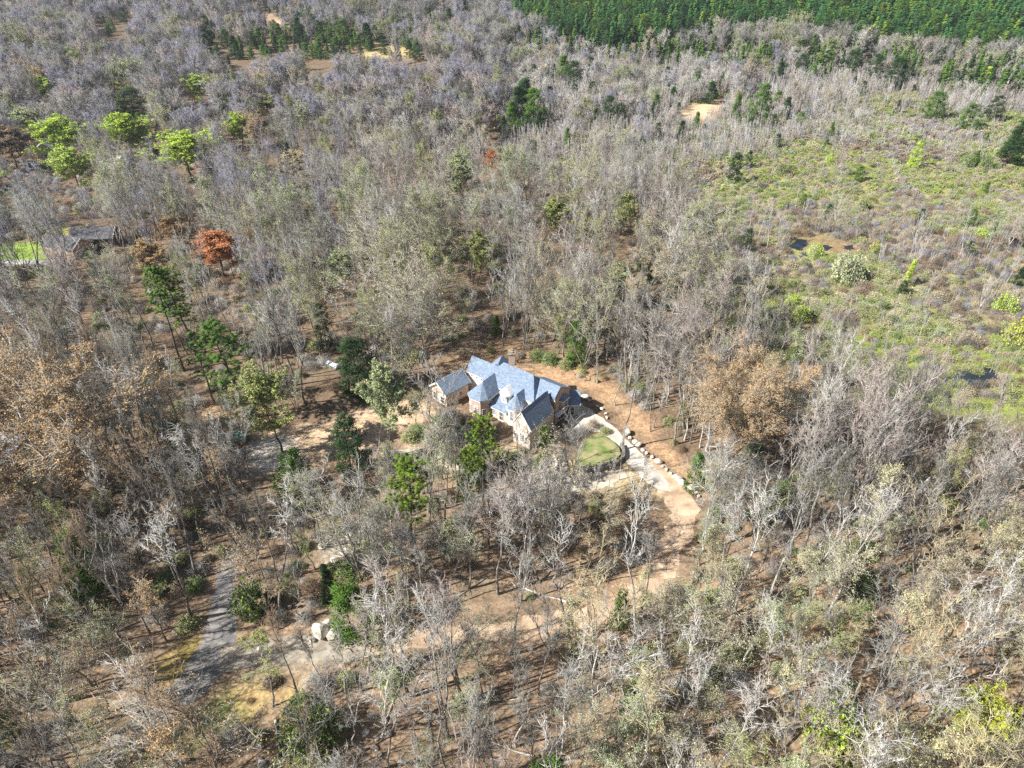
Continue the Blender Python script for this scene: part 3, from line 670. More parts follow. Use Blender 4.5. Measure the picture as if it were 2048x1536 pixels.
# prototype: trunk mesh, crown mesh (twigs or leaves), merged mesh for massed woods
PROTO = {}
def proto(key, gen, bark, crown='twig', H=0, look='', merged_only=False, leafy=False):
    T, C_, lf = gen; tv, tf = T.get(); cv, cf = C_.get(); d = {'H': H, 'look': look}
    if lf is None:
        if not merged_only:
            d['trunk'] = mesh_np('trunk', tv, tf, [M[bark]]); d['crown'] = mesh_np('crown', cv, cf, [M[crown]])
        d['merged'] = mesh_np(key, np.concatenate([tv, cv]), np.concatenate([tf, cf+len(tv)]), [M[bark], M[crown+'_mass']], np.r_[np.zeros(len(tf)), np.ones(len(cf))])
    else:
        lv, lff = lf.get(); v2 = np.concatenate([cv, lv]); f2 = np.concatenate([cf, lff+len(cv)]); mi = np.r_[np.zeros(len(cf)), np.ones(len(lff))]
        if not merged_only:
            d['trunk'] = mesh_np('trunk', tv, tf, [M[bark]]); d['crown'] = mesh_np('crown', v2, f2, [M['twig_plain'], M['leaf']], mi)
        d['merged'] = mesh_np(key, np.concatenate([tv, v2]), np.concatenate([tf, f2+len(tv)]), [M[bark], M['twig_plain'], M['leaf_mass']], np.r_[np.zeros(len(tf)), mi+1])
    PROTO[key] = d
M['twig_plain'] = mat('twig_plain', (.36, .335, .29), .9, .3, 1)
NB = 8
looks = ['slim upright crown', 'long clear trunk', 'narrow crown', 'forked stems', 'ascending limbs', 'sparse crown', 'broad open crown', 'low fork']
par = [(25,2.8,.50,.5,0,12,.8),(28,3.1,.62,.5,0,11,.8),(23,2.5,.44,.4,0,11,.8),(24,3.9,.36,.6,1,15,.8),(26,3.8,.52,.6,0,12,.8),(22,3.2,.42,.5,0,8,.7),(23,5.4,.40,.7,0,15,.9),(21,5.4,.24,.75,1,18,.9)]
for k, (H, cw, fk, sp, tw, nl, dn) in enumerate(par):
    for bk, bn in (('bark_pale', 'P'), ('bark', 'G')):
        proto(f'bare{bn}{k}', gen_bare(100+k, H, cw, fk, .03, dn, spread=sp, twin=bool(tw), nlimb=nl, rr=.0085, asc=1.0 if k < 6 else .4, br=1.9, sub=1), bk, H=H, look=looks[k])
    proto(f'bud{k}', gen_bare(200+k, H*.85, cw*1.15, fk*.8, .028, dn*1.0, leaf=3000, leaf_size=.14, spread=sp, twin=bool(tw), nlimb=nl, rr=.008, asc=.5), 'bark', H=H*.85, look=looks[k])
    if k < 6: proto(f'far{k}', gen_bare(300+k, H*.85, cw*1.3+1.6, fk*.9, .07, 1.0, spread=sp, twin=bool(tw), nlimb=nl, asc=.6), 'bark', H=H*.85, merged_only=True)
    if k < 4: proto(f'farbud{k}', gen_bare(400+k, H*.8, cw*1.3+2, fk*.9, .06, .8, leaf=3200, leaf_size=.30, spread=sp, nlimb=nl, asc=.4), 'bark', H=H*.8, merged_only=True)
for k in range(3): proto(f'green{k}', gen_bare(500+k, 18, 5.5, .35, .03, .9, leaf=15000, leaf_size=.25, spread=.7, nlimb=20), 'bark_dark', H=18, look=looks[k])
for k in range(2): proto(f'oak{k}', gen_bare(520+k, 22, 11.5, .18, .04, 1.5, leaf=60000, leaf_size=.17, spread=.9, twin=True, nlimb=36, rr=.022), 'bark_dark', H=22, look='a huge domed crown')
for k in range(5): proto(f'pine{k}', gen_pine(600+k, 24, 3.6, .58-.04*k, 1.0), 'bark_dark', 'leaf', H=24, look=['a rounded crown', 'a bare lower trunk', 'a ragged open crown', 'a full crown', 'a tall bushy crown'][k])
for k in range(3): proto(f'farpine{k}', gen_pine(620+k, 18, 2.2, .2, .55, .8, .17, False), 'bark_dark', 'leaf', H=18, merged_only=True)
for k in range(4): proto(f'cedar{k}', gen_cedar(640+k, 10, 2.3), 'bark_dark', 'leaf', H=10, look=['a plump cone shape', 'a narrow cone shape', 'a ragged cone shape', 'a leaning cone shape'][k])
for k in range(2): proto(f'farcedar{k}', gen_cedar(660+k, 10, 2.2, .25, 1.0, .16), 'bark_dark', 'leaf', H=10, merged_only=True)
for k in range(4): proto(f'brush{k}', gen_shrub(700+k, 2.6, 2.0), 'bark', 'twig', H=2.6, look='bare twiggy stems')
for k in range(4): proto(f'bush{k}', gen_shrub(720+k, 2.6, 2.1, leaf=1500), 'bark', H=2.6, look='small fresh leaves')
for k in range(4): proto(f'sapling{k}', gen_sapling(740+k, 7), 'bark_pale', 'twig', H=7, look='thin upright stems')
for k in range(2): proto(f'farbush{k}', gen_shrub(760+k, 2.6, 2.2, leaf=600, dens=.4, tr=.06, leaf_size=.38), 'bark', H=2.6, merged_only=True)
for k in range(2): proto(f'farsap{k}', gen_sapling(780+k, 7, 5, .06, 1.0), 'bark_pale', 'twig', H=7, merged_only=True)

# palettes (albedo of twigs / young leaves; purple has bluish distance haze mixed into it)
PAL = dict(white=(.43,.415,.385), grey=(.27,.262,.24), dark=(.14,.13,.115), purple=(.27,.265,.315), tan=(.40,.34,.21), olive=(.29,.32,.10), sage=(.34,.39,.19),
           lime=(.40,.54,.06), rust=(.46,.18,.07), spring=(.44,.56,.12), amber=(.44,.29,.14), brown=(.235,.17,.11), pink=(.34,.29,.265), pine=(.075,.15,.02), pineY=(.13,.205,.02), pineD=(.028,.062,.018), pineF=(.042,.13,.034), leafgreen=(.14,.23,.03), moss=(.28,.35,.055), gold=(.36,.39,.045), straw=(.48,.45,.24))
CNAME = dict(white='pale', grey='grey', dark='dark grey', purple='purplish grey', tan='tan', olive='olive', sage='sage green', lime='bright lime', rust='rust red', spring='pale lime', amber='orange-brown', brown='brown', pink='pinkish', pine='mid green', pineY='yellow-green', pineD='very dark green', pineF='deep green', leafgreen='leaf green', moss='mossy green', gold='golden yellow', straw='straw coloured')

# ------------------------------------------------------------------ where things grow
# record: kind, proto, colour, x, y, height scale, yaw, width scale, feature label
REC = []
def add(kind, pr, col, X, Y, s, ws=1.0, label=None, lean=(0, 0), group=None):
    REC.append(dict(kind=kind, pr=pr, col=col, X=X, Y=Y, s=s, ws=ws, yaw=R.uniform(0, 6.28), label=label, lean=lean, z=None, group=group))
def feat(kind, pr, col, xb, yb, yt, label, ws=1.0, lean=(0, 0)):
    g = G(xb, yb); h = HT(yb, yt); s = h/PROTO[pr]['H']
    if ws > 20: ws = ws/2*math.sqrt(g[0]**2+g[1]**2+CAMH**2)/FPX/(5.0*s)
    add(kind, pr, col, g[0], g[1], s, ws, label, lean)
# evergreens that stand out
F = feat
F('pine_tree','pine0','pine',368,742,535,'tall pine with flat umbrella crown above long dark leaning trunk, upper left',1.0)
F('pine_tree','pine3','pineY',396,722,528,'lighter yellow-green pine just right of the umbrella pine',1.15)
F('pine_tree','pine4','pine',500,838,628,'big dark green full-crowned pine left of the tan clearing',1.45)
F('pine_tree','pine4','pineD',432,810,655,'narrow dark pine left of the big full-crowned pine',1.0)
F('pine_tree','pine2','pineY',968,1015,835,'yellow-green pine standing in front of the octagonal wing',1.1)
F('pine_tree','pine3','pineY',942,1068,908,'bright young pine lower left of the pine before the octagonal wing',.95)
F('pine_tree','pine1','pineY',1092,968,848,'slim bright pine in front of the stone gable right corner',.75)
F('pine_tree','pine2','pineY',829,1130,915,'tall pine with open rounded crown below the tan clearing',1.2)
F('cedar_tree','cedar0','pine',605,1012,905,'bushy green cedar below the tan clearing',1.1)
F('broadleaf_evergreen','cedar2','pineD',704,948,832,'brownish dark evergreen in the middle of the tan clearing',1.0)
F('cedar_tree','cedar2','pineD',718,790,680,'big dark evergreen up left of the garage',1.4)
F('cedar_tree','cedar1','pine',190,1195,1065,'lone green cedar in the dark lower left woods',1.1)
F('cedar_tree','cedar0','pine',706,1275,1170,'thick dark green cedar above the gravel road junction',1.15)
F('cedar_tree','cedar3','pineD',665,1215,1130,'dim narrow cedar left of the thick cedar at the road junction',.8)
F('shrub','bush0','leafgreen',505,1218,1166,'glossy green bush at the bend of the asphalt lane',.6)
F('cedar_tree','cedar1','pine',1385,978,905,'green cedar standing behind the driveway boulders',1.0)
F('cedar_tree','cedar3','pine',1235,1262,1180,'small cedar at the end of the sandy track bend',.9)
F('cedar_tree','cedar0','pine',1717,1256,1210,'tiny green cedar on the orange leaf litter at lower right',.8)
F('green_tree','green0','gold',1915,1500,1382,'golden yellow leafing tree near the bottom right corner',115)
F('shrub','bush1','lime',1660,1480,1430,'small yellow-green bush near the bottom right',.8)
F('shrub','bush2','leafgreen',625,1478,1425,'fresh green bush near the bottom edge, below the road junction',.8)
F('cedar_tree','cedar2','pineD',270,232,176,'round dark evergreen among grey woods at upper left',2.1)
F('cedar_tree','cedar1','pineD',322,275,246,'small dark evergreen right of the central lime tree at upper left',1.6)
F('green_tree','green0','lime',125,335,228,'brightest yellow-green leafing tree at far upper left',90)
F('green_tree','green1','lime',268,320,222,'yellow-green leafing tree between two brighter ones, upper left',82)
F('green_tree','green2','lime',485,305,222,'compact vivid green leafing tree at upper centre-left',60)
F('green_tree','green1','lime',385,362,260,'wide double-crowned yellow-green tree, upper left',118)
F('green_tree','green0','spring',248,195,123,'pale green leafing tree at the top left, tallest of three',52)
F('green_tree','green2','spring',104,215,150,'pale green leafing tree nearest the top left corner',48)
F('green_tree','green1','spring',404,215,147,'pale green leafing tree at the top, right of its two fellows',52)
F('green_tree','green2','lime',-2,385,335,'bright green tree cut by the left edge',60)
F('green_tree','green1','spring',165,395,290,'soft olive-green spreading tree below the brightest yellow tree',80)
F('green_tree','green0','tan',592,378,302,'yellowish tan budding tree at upper centre-left',75)
F('green_tree','green0','olive',565,905,722,'yellow-green leafing tree over the left end of the tan clearing',115)
F('green_tree','green2','sage',778,915,718,'grey-green leafing tree left of the garage',95)
F('oak_tree','oak0','amber',130,1010,698,'huge domed tree with orange-brown buds at the left edge',1.0)
F('oak_tree','oak1','amber',1450,930,695,'big tree with golden-brown crown top right of the driveway',.75)
F('green_tree','green1','rust',452,560,458,'rust red budding tree left of centre',115)
F('green_tree','green0','amber',355,500,425,'small orange budding tree above the rust red tree',60)
F('green_tree','green2','amber',305,575,478,'orange-yellow budding tree beside the left house',75)
F('green_tree','green1','brown',35,340,250,'brownish orange budding tree near the left edge',90)
F('green_tree','green0','rust',986,352,298,'small red budding tree at upper centre',38)
F('green_tree','green2','olive',955,570,458,'yellow-olive leafing tree behind the middle woods',75)
F('green_tree','green1','sage',1225,620,520,'pale sage tree in the woods above the driveway',70)
F('green_tree','green0','sage',930,430,300,'pale yellow-green tree left of the small red tree',70)
F('green_tree','green1','sage',690,600,498,'soft sage green crown in the woods left of centre',75)
F('green_tree','green2','olive',1100,480,392,'olive-yellow leafing tree among grey woods near the centre top',70)
F('green_tree','green0','olive',1240,470,378,'olive-yellow leafing tree above the middle woods, right of its olive fellow',60)
F('green_tree','green1','sage',70,290,215,'faint sage crown above the brightest yellow-green tree',70)
F('green_tree','green0','olive',540,250,190,'faint olive crown right above the vivid green tree',60)
F('cedar_tree','cedar0','lime',1825,338,284,'bright yellow-green conical tree in the right scrub',.9)
F('cedar_tree','cedar1','lime',1812,572,518,'vivid lime conical tree in the right hand scrub',.7)
F('cedar_tree','cedar0','lime',1970,172,130,'pale lime round tree near the top right',1.2)
for (x, yb, yt, c) in ((1690,560,505,'sage'),(1628,515,488,'lime'),(1748,508,484,'gold'),(1583,612,590,'lime'),(2005,625,590,'lime'),(2035,690,640,'gold'),(1655,330,310,'lime'),(1720,420,395,'olive'),(1930,335,308,'leafgreen'),(1965,335,305,'leafgreen'),(1560,350,325,'olive'),(1600,640,612,'lime'),(1960,480,455,'lime')):
    F('shrub', 'bush%d' % R.randrange(4), c, x, yb, yt, f'{CNAME[c]} leafy shrub in the right scrub, {"left" if x < 1700 else "right"} part, near row {int(yb/100)} of greenery' if 0 else None, .7)
for (x, yb, yt, ws) in ((1050,250,152,1.4),(1035,255,170,1.2),(1066,262,175,1.2),(1022,268,200,1.2),(1125,165,112,1.8),(1145,175,122,1.6),(1133,305,255,.8),(1075,270,240,1.4),(1335,118,78,1.3),(1322,108,88,1.3),(1470,245,185,1.0),(1515,255,165,1.1),(1420,205,160,1.8),(1622,165,128,1.5),(1700,150,95,1.4),(1465,365,305,1.0),(1495,335,300,.8),(1360,285,240,1.2),(1345,205,170,1.4),(1310,225,185,1.3),(1555,170,120,1.2),(1600,150,105,1.4),(1650,145,98,1.4),(1790,175,110,1.6),(1745,160,105,1.4),(1865,240,180,1.6),(1930,260,205,1.6),(2035,310,215,1.7),(2010,330,250,1.4),(1980,245,190,1.4),(1570,235,190,1.3),(1215,245,190,1.3),(1240,250,205,1.3),(1190,250,215,1.5),
      (470,110,62,1.6),(520,95,55,1.5),(560,90,48,1.5),(600,85,40,1.5),(650,88,45,1.5),(690,90,38,1.6),(735,95,45,1.6),(640,110,68,1.4),(455,95,60,1.4),(420,80,45,1.4),(250,45,12,1.4),(225,60,30,1.4),(205,48,22,1.3),(820,118,80,1.5),(840,125,85,1.5),(742,100,70,1.8),(770,108,78,1.8),(900,60,25,1.3),(860,50,18,1.4),(800,45,12,1.4),(930,35,5,1.4),(1295,560,515,1.0),(900,545,505,.8),(655,700,605,.7)):
    F('evergreen_tree', 'cedar%d' % R.randrange(4), R.choice(['pineD','pineD','pine']), x, yb, yt, None, ws)

POLY = dict(
 plant=[(1000,-30),(1030,75),(1090,100),(1200,118),(1400,102),(1560,94),(1700,110),(1830,122),(2048,132),(2900,180),(2900,-400),(1000,-400)],
 scrub=[(1345,430),(1400,320),(1560,290),(1680,215),(1800,185),(2048,170),(2900,160),(2900,1050),(2048,985),(1870,950),(1760,870),(1650,805),(1540,710),(1470,630),(1400,560)],
 sapl=[(1010,330),(1000,230),(1010,110),(1100,100),(1300,115),(1700,130),(2048,150),(2900,210),(2900,240),(2048,230),(1800,240),(1680,260),(1560,300),(1400,340),(1345,430),(1200,400)])
CLEAR = [CL_TAN, gp([(838,790),(925,690),(1040,700),(1130,735),(1185,775),(1235,820),(1330,900),(1410,985),(1385,1050),(1330,1000),(1260,960),(1250,990),(1060,990),(900,900),(840,860)]),
         gp([(-300,483),(95,488),(110,515),(215,500),(225,470),(230,520),(120,540),(-300,560)]), gp([(98,440),(165,440),(180,474),(110,485)]), gp([(1355,240),(1380,208),(1455,190),(1455,215),(1400,252)]), gp([(740,102),(800,97),(835,110),(790,128),(715,135)]), gp([(460,48),(520,32),(600,58),(570,76),(470,62)]),
         gp([(1562,504),(1585,476),(1620,472),(1715,486),(1712,506),(1620,516)]), gp([(1900,762),(1925,745),(1975,740),(1990,758),(1955,774)])]
ROADS = [([(90,1640),(190,1540),(290,1440),(350,1400),(400,1350),(432,1295),(442,1240),(446,1190),(455,1140)], 3.6), ([(350,1410),(470,1320)], 6),
         ([(440,1322),(540,1300),(660,1296),(760,1288),(860,1277),(1000,1264),(1120,1250),(1205,1236),(1262,1205),(1312,1150),(1345,1090),(1368,1030),(1352,985)], 3.6), ([(-60,925),(50,925)], 5), ([(455,1140),(470,1070),(520,930)], 2.0)]
ROADS = [(gp(a), w_) for a, w_ in ROADS[:-1]]
# picture windows that tall crowns must leave open (tree tops would hide them)
WIN = [[(830,745),(925,702),(1170,705),(1175,800),(1130,860),(1060,880),(930,830),(850,800)], [(1150,790),(1220,790),(1380,940),(1400,1060),(1300,1120),(1340,1040),(1250,960),(1190,940),(1110,900)],
       [(490,870),(560,845),(720,805),(820,795),(840,850),(700,905),(500,935)], [(400,1170),(470,1160),(480,1290),(470,1370),(370,1400),(390,1300)], [(-40,890),(30,890),(40,930),(-40,930)], [(-10,490),(80,490),(85,520),(0,525)], [(115,462),(205,462),(205,505),(115,505)],
       [(1360,200),(1450,195),(1440,240),(1370,245)], [(1590,480),(1690,480),(1690,512),(1590,512)]]
def clear_mask(X, Y, pad=0.0):
    k = np.ones(len(X), bool)
    for P in CLEAR: k &= ~inpoly(X, Y, P)
    for A, w_ in ROADS: k &= segdist(X, Y, A, False) > w_+pad
    return k
def scatter(sp_fn, ymin, ymax, cell, seed, wide=1.0):
    """jittered grid inside the view wedge; sp_fn(px,py,X,Y)->keep probability"""
    g = np.random.default_rng(seed)
    ys = np.arange(ymin, ymax, cell); out = []
    for y in ys:
        half = (y*.80+75)*wide+20; xs = np.arange(-half, half, cell); n = len(xs)
        out.append(np.stack([xs+g.uniform(-.45, .45, n)*cell+(cell/2 if int(y/cell) % 2 else 0), y+g.uniform(-.45, .45, n)*cell], 1))
    P = np.concatenate(out); X, Y = P[:, 0], P[:, 1]
    f = Y*CP+CAMH*SP; px = 1024+FPX*X/f; py = 768-FPX*(Y*SP-CAMH*CP)/f
    keep = g.uniform(size=len(X)) < sp_fn(px, py, X, Y)
    return X[keep], Y[keep], px[keep], py[keep]
def win_ok(X, Y, H, crown):
    """reject when the crown (z from crown*H to H) covers a window that lies behind the tree"""
    if FW is not None:
        for fz in (crown+.1, .8, .97):
            x, y = PJ(X, Y, H*fz)
            if np.any((np.abs(FW[:, 0]-x) < FW[:, 2]+400/Y*3.0) & (np.abs(FW[:, 1]-y) < FW[:, 2]) & (FW[:, 3] > Y)): return False
    for fz in (crown, (crown+1)/2, .97):
        x, y = PJ(X, Y, H*fz)
        for P in WIN:
            if inpoly(np.array([x]), np.array([y]), P)[0]:
                return False
    return True
def zone(px, py):
    z = np.full(len(px), 'F', dtype='<U1')
    z[inpoly(px, py, POLY['sapl'])] = 'S'; z[inpoly(px, py, POLY['scrub'])] = 'W'; z[inpoly(px, py, POLY['plant'])] = 'P'
    return z
FT = np.array([(r['X'], r['Y']) for r in REC])
FR = np.array([7.0 if r['kind'] == 'oak_tree' else 0.0 for r in REC])
FW = []
for r in REC:
    if r['Y'] > 118 or r['kind'] in ('oak_tree',):
        H = PROTO[r['pr']]['H']*r['s']; ct = {'cedar': .45, 'shrub': .3}.get(r['pr'][:5], .68)
        x, y = PJ(r['X'], r['Y'], H*ct+float(terrain(r['X'], r['Y']))); x1, y1 = PJ(r['X'], r['Y'], H)
        FW.append((x, y, max(8, abs(y-y1)*.95), r['Y']))
FW = np.array(FW)
# --- tall trees
S1 = scatter(lambda a, b, X, Y: np.ones(len(X)), 14, 112, 3.75, 21); S2 = scatter(lambda a, b, X, Y: np.ones(len(X)), 112, 235, 4.8, 22); S3 = scatter(lambda a, b, X, Y: np.ones(len(X)), 235, 950, 6.0, 23)
X, Y, px, py = (np.concatenate(t_) for t_ in zip(S1, S2, S3))
Z = zone(px, py); ok = clear_mask(X, Y); nA = vnoise(X, Y, 38, 5); nB = vnoise(X, Y, 22, 6); nC = vnoise(X, Y, 14, 8); nD = vnoise(X, Y, 30, 44)
for i in range(len(X)):
    if not ok[i]: continue
    x, y, a, b, z = px[i], py[i], X[i], Y[i], Z[i]
    if b < 140 and np.min(np.hypot(FT[:, 0]-a, FT[:, 1]-b)-FR) < 3.0: continue
    r = R.random(); near = b < 260
    if z == 'F':
        if b < 95:   # foreground wood
            if R.random() < .16+.5*max(0, nC[i]-.6): continue
            H = R.gauss(23.5, 4.0)
        elif b < 260: 
            if R.random() < .12: continue
            H = R.gauss(24.5, 3.6)
        else:
            if R.random() < .12: continue
            H = R.gauss(19, 3)
        if R.random() < .25: H *= .62
        H = min(max(H, 7), 31)
        # kinds
        q = r+(nA[i]-.5)*.5
        if y < 300 and x < 1100: c = R.choice(['purple','purple','grey','grey','pink','dark']); pb = .10+.25*max(0, nB[i]-.6)  # far woods: purple crowns carry the blue haze in their colour
        elif x < 700 and y < 640: c = R.choice(['grey','dark','grey','purple']); pb = .10+1.2*max(0, nB[i]-.55)
        elif y < 760: c = R.choice(['grey','white','grey','grey','dark','pink']); pb = .16+1.1*max(0, nB[i]-.52)
        elif x < 700: c = R.choice(['grey','dark','dark','brown','white']); pb = .2
        elif x > 1150 and y > 1150: c = R.choice(['white','grey','white','tan']); pb = .5
        else: c = R.choice(['white','grey','grey','pink','dark']); pb = .14
        ev = .012 if y > 300 else (.02+.15*max(0, nC[i]-.75))
        if 380 < x < 900 and 40 < y < 115: ev += .45
        if R.random() < ev:
            k = R.randrange(4); add('evergreen_tree' if not near else 'cedar_tree', f'cedar{k}', R.choice(['pineD','pine']), a, b, R.uniform(.6, 1.3), R.uniform(.8, 1.2)); continue
        if R.random() < pb:
            c = ['tan','amber' if x < 700 else 'tan','olive','olive','sage','sage','straw'][int(min(.999, max(0, nD[i]*.75+R.random()*.25))*7)]
            if x > 1100 and y > 1050: c = R.choice(['straw','straw','olive','sage','tan'])
            k = R.randrange(8); pr = f'bud{k}'; kind = 'budding_tree'
            if b < 130: H *= .75
        else:
            k = R.randrange(6) if (b < 110 and R.random() < .8) else R.randrange(8); pr = ('bareP' if ((c == 'white' and x > 700 and R.random() < .6) or R.random() < .15) else 'bareG')+str(k); kind = 'bare_tree'
    elif z == 'S':
        if R.random() < .35: continue
        H = R.gauss(11, 3); H = max(5, H)
        if R.random() < .10: add('evergreen_tree', 'cedar%d' % R.randrange(4), R.choice(['pineD','pineD','pine']), a, b, R.uniform(.5, 1.1), 1.1); continue
        k = R.randrange(8); kind = 'bare_tree'; pr = f'bareP{k}'; c = R.choice(['white','white','pink','grey','purple'])
        if R.random() < .18: pr = f'bud{k}'; kind = 'budding_tree'; c = R.choice(['tan','sage','olive'])
    elif z == 'W':
        if R.random() < .87: continue
        H = max(5, R.gauss(10, 3)); k = R.randrange(8); kind = 'bare_tree'; pr = f'bareP{k}'; c = R.choice(['white','white','grey','pink'])
        t = R.random()
        if t < .2: pr = f'bud{k}'; kind = 'budding_tree'; c = R.choice(['olive','sage','tan'])
        elif t < .34: add('evergreen_tree', 'cedar%d' % R.randrange(4), R.choice(['pineD','pine']), a, b, R.uniform(.35, .8), 1.1); continue
    else: continue
    s = H/PROTO[pr]['H']
    if not win_ok(a, b, H, .45): continue
    ws = R.uniform(.85, 1.25)*(1.12 if s < .8 else 1)
    add(kind, pr, c, a, b, s, ws, lean=(R.gauss(0, .045), R.gauss(0, .045)))
# --- plantation pines
X, Y, px, py = scatter(lambda a, b, X, Y: inpoly(a, b, POLY['plant'])*(.8+.2*(vnoise(X, Y, 25, 78) > .3)), 430, 1250, 6.4, 31, .95)
for i in range(len(X)): add('pine_tree', 'farpine%d' % R.randrange(3), R.choice(['pineF','pineF','pineF','pineD','pine','pine','pineY'][:7 if vnoise(X[i], Y[i], 60, 77) > .4 else 5]), X[i], Y[i], R.uniform(.7, 1.35), R.uniform(1.0, 1.6))
# pines mixed along the plantation edge
X, Y, px, py = scatter(lambda a, b, X, Y: (inpoly(a, b, [(1030,90),(2048,120),(2900,170),(2900,260),(2048,215),(1700,160),(1030,125)]))*.35, 330, 700, 6.5, 33, .95)
for i in range(len(X)): add('pine_tree', 'farpine%d' % R.randrange(3), R.choice(['pine','pineD','pine']), X[i], Y[i], R.uniform(.6, 1.0), R.uniform(.9, 1.3))
# --- saplings
GREEN_ = [[(1450,330),(1640,300),(1760,300),(1800,380),(1750,440),(1500,420)], [(1780,330),(2060,300),(2300,330),(2060,400),(1850,410)], [(1580,640),(1720,640),(1850,690),(1960,695),(2060,655),(2900,600),(2900,800),(2048,760),(1990,730),(1900,800),(1850,840),(1740,810),(1660,730)], [(1960,690),(2060,640),(2900,600),(2900,830),(2040,810)], [(1900,800),(2100,800),(2100,900),(1950,880)], [(1700,190),(1800,180),(1900,200),(1830,240),(1720,250)], [(1640,300),(1760,300),(1800,380),(1700,420),(1480,400),(1460,370),(1600,370)], [(1450,560),(1560,540),(1640,590),(1560,620),(1440,610)]]
def dsap(a, b, X, Y):
    s = inpoly(a, b, POLY['sapl']); w_ = inpoly(a, b, POLY['scrub']); n = vnoise(X, Y, 20, 12)
    return np.where(s, .85, np.where(w_, np.clip((n-.35)*2.2, .12, .8), 0))*clear_mask(X, Y)
X, Y, px, py = scatter(dsap, 130, 600, 3.0, 41)
for i in range(len(X)):
    if any(inpoly([px[i]], [py[i]], P)[0] for P in GREEN_) and R.random() < .75: continue
    c = R.choice(['white','white','pink','pink','grey','purple']); h = R.uniform(.45, 1.0)*(1.15 if inpoly([px[i]], [py[i]], POLY['sapl'])[0] else .8)
    add('sapling', ('sapling%d' if Y[i] < 300 else 'farsap%d') % R.randrange(2), c, X[i], Y[i], h, R.uniform(.8, 1.2))
# --- scrub bushes
GREEN = GREEN_
def dscr(a, b, X, Y): return (inpoly(a, b, POLY['scrub'])*.85+inpoly(a, b, POLY['sapl'])*.4)*clear_mask(X, Y)
X, Y, px, py = scatter(dscr, 125, 560, 2.5, 51)
gm = np.zeros(len(X), bool)
for P in GREEN: gm |= inpoly(px, py, P)
nn = vnoise(X, Y, 26, 15); n2 = vnoise(X, Y, 10, 16)
for i in range(len(X)):
    far = Y[i] > 260; t = R.random()
    if gm[i] and n2[i] > .22: pr, c = ('bush', R.choice(['olive','leafgreen','olive','olive','moss','moss','tan'])) if t < .8 else ('brush', R.choice(['tan','brown','grey']))
    elif nn[i] > .40 and n2[i] > .3: pr, c = 'bush', R.choice(['olive','olive','sage','moss','leafgreen','tan','straw'])
    elif t < .35: pr, c = 'bush', R.choice(['tan','brown','olive','brown'])
    else: pr, c = 'brush', R.choice(['brown','pink','grey','tan','dark','purple'])
    h = R.uniform(.35, .95)*(.7 if gm[i] else 1)
    if far: pr = 'farbush%d' % R.randrange(2)
    else: pr = pr+str(R.randrange(4))
    add('shrub', pr, c, X[i], Y[i], h, R.uniform(.9, 1.4)/max(h, .5)**.5)
# --- undergrowth in the near woods
X, Y, px, py = scatter(lambda a, b, X, Y: (~inpoly(a, b, POLY['scrub']) & ~inpoly(a, b, POLY['sapl']))*np.clip((vnoise(X, Y, 16, 18)-.2)*1.7, .1, .85)*clear_mask(X, Y, .3), 25, 300, 3.0, 61)
for i in range(len(X)):
    x, y = px[i], py[i]; t = R.random(); h = R.uniform(.3, 1.1)
    if y > 1200 and R.random() < .45: continue
    if y < 900 and R.random() < .3: continue
    if x > 1350 and y < 1150: pr, c = ('bush', R.choice(['olive','olive','sage','leafgreen','tan'])) if t < .5 else ('brush', R.choice(['white','grey','pink']))
    elif x < 700 and y > 850: pr, c = ('bush', R.choice(['leafgreen','olive','brown'])) if t < .3 else ('brush', R.choice(['dark','grey','brown','white']))
    else: pr, c = ('bush', R.choice(['olive','tan','sage'])) if t < .25 else ('brush', R.choice(['white','grey','pink','brown']))
    if not win_ok(X[i], Y[i], 2.5*h, .3): h *= .4
    add('shrub', pr+str(R.randrange(4)), c, X[i], Y[i], h, 1.1)
# planting round the house
for x, y, c, h in ((905,845,'tan',1.3),(930,860,'brown',1.2),(880,850,'olive',1.0),(918,880,'sage',1.3),(865,880,'olive',1.0),(950,900,'tan',1.0),(1000,915,'olive',.9),(1030,925,'leafgreen',.9),(1045,935,'olive',.8),(1075,935,'leafgreen',.7),(1085,925,'olive',.8),(1000,935,'pineD',.8),(1155,930,'gold',.35),(1140,880,'dark',.9),(1125,885,'dark',.9),(1150,872,'dark',.8),(1165,868,'grey',.8),(1100,725,'leafgreen',1.1),(1075,718,'leafgreen',1.0),(1130,735,'olive',.9),(840,870,'leafgreen',1),(820,880,'olive',.9),(1020,950,'tan',.6),(935,920,'brown',.9)):
    g = G(x, y); add('shrub', ('bush%d' if c not in ('dark', 'grey', 'brown') else 'brush%d') % R.randrange(4), c, g[0], g[1], h, 1.0)
EDGE = [(950,692),(1010,690),(1080,700),(1150,722),(1210,750),(1270,795),(1320,840),(1380,905),(1430,960)]
for k in range(75):
    t = R.uniform(0, len(EDGE)-1.001); i_ = int(t); f_ = t-i_; x = EDGE[i_][0]*(1-f_)+EDGE[i_+1][0]*f_+R.uniform(0, 45); y = EDGE[i_][1]*(1-f_)+EDGE[i_+1][1]*f_-R.uniform(-2, 42); g = G(x, y)
    h = R.gauss(23, 4)*(.55 if R.random() < .3 else 1); k2 = R.randrange(7); pr = R.choice(['bareG','bareG','bareP'])+str(k2)
    add('bare_tree', pr, R.choice(['grey','grey','white','tan','dark']), g[0], g[1], h/PROTO[pr]['H'], R.uniform(.8, 1.1), None, (R.gauss(0, .03), R.gauss(0, .03)))
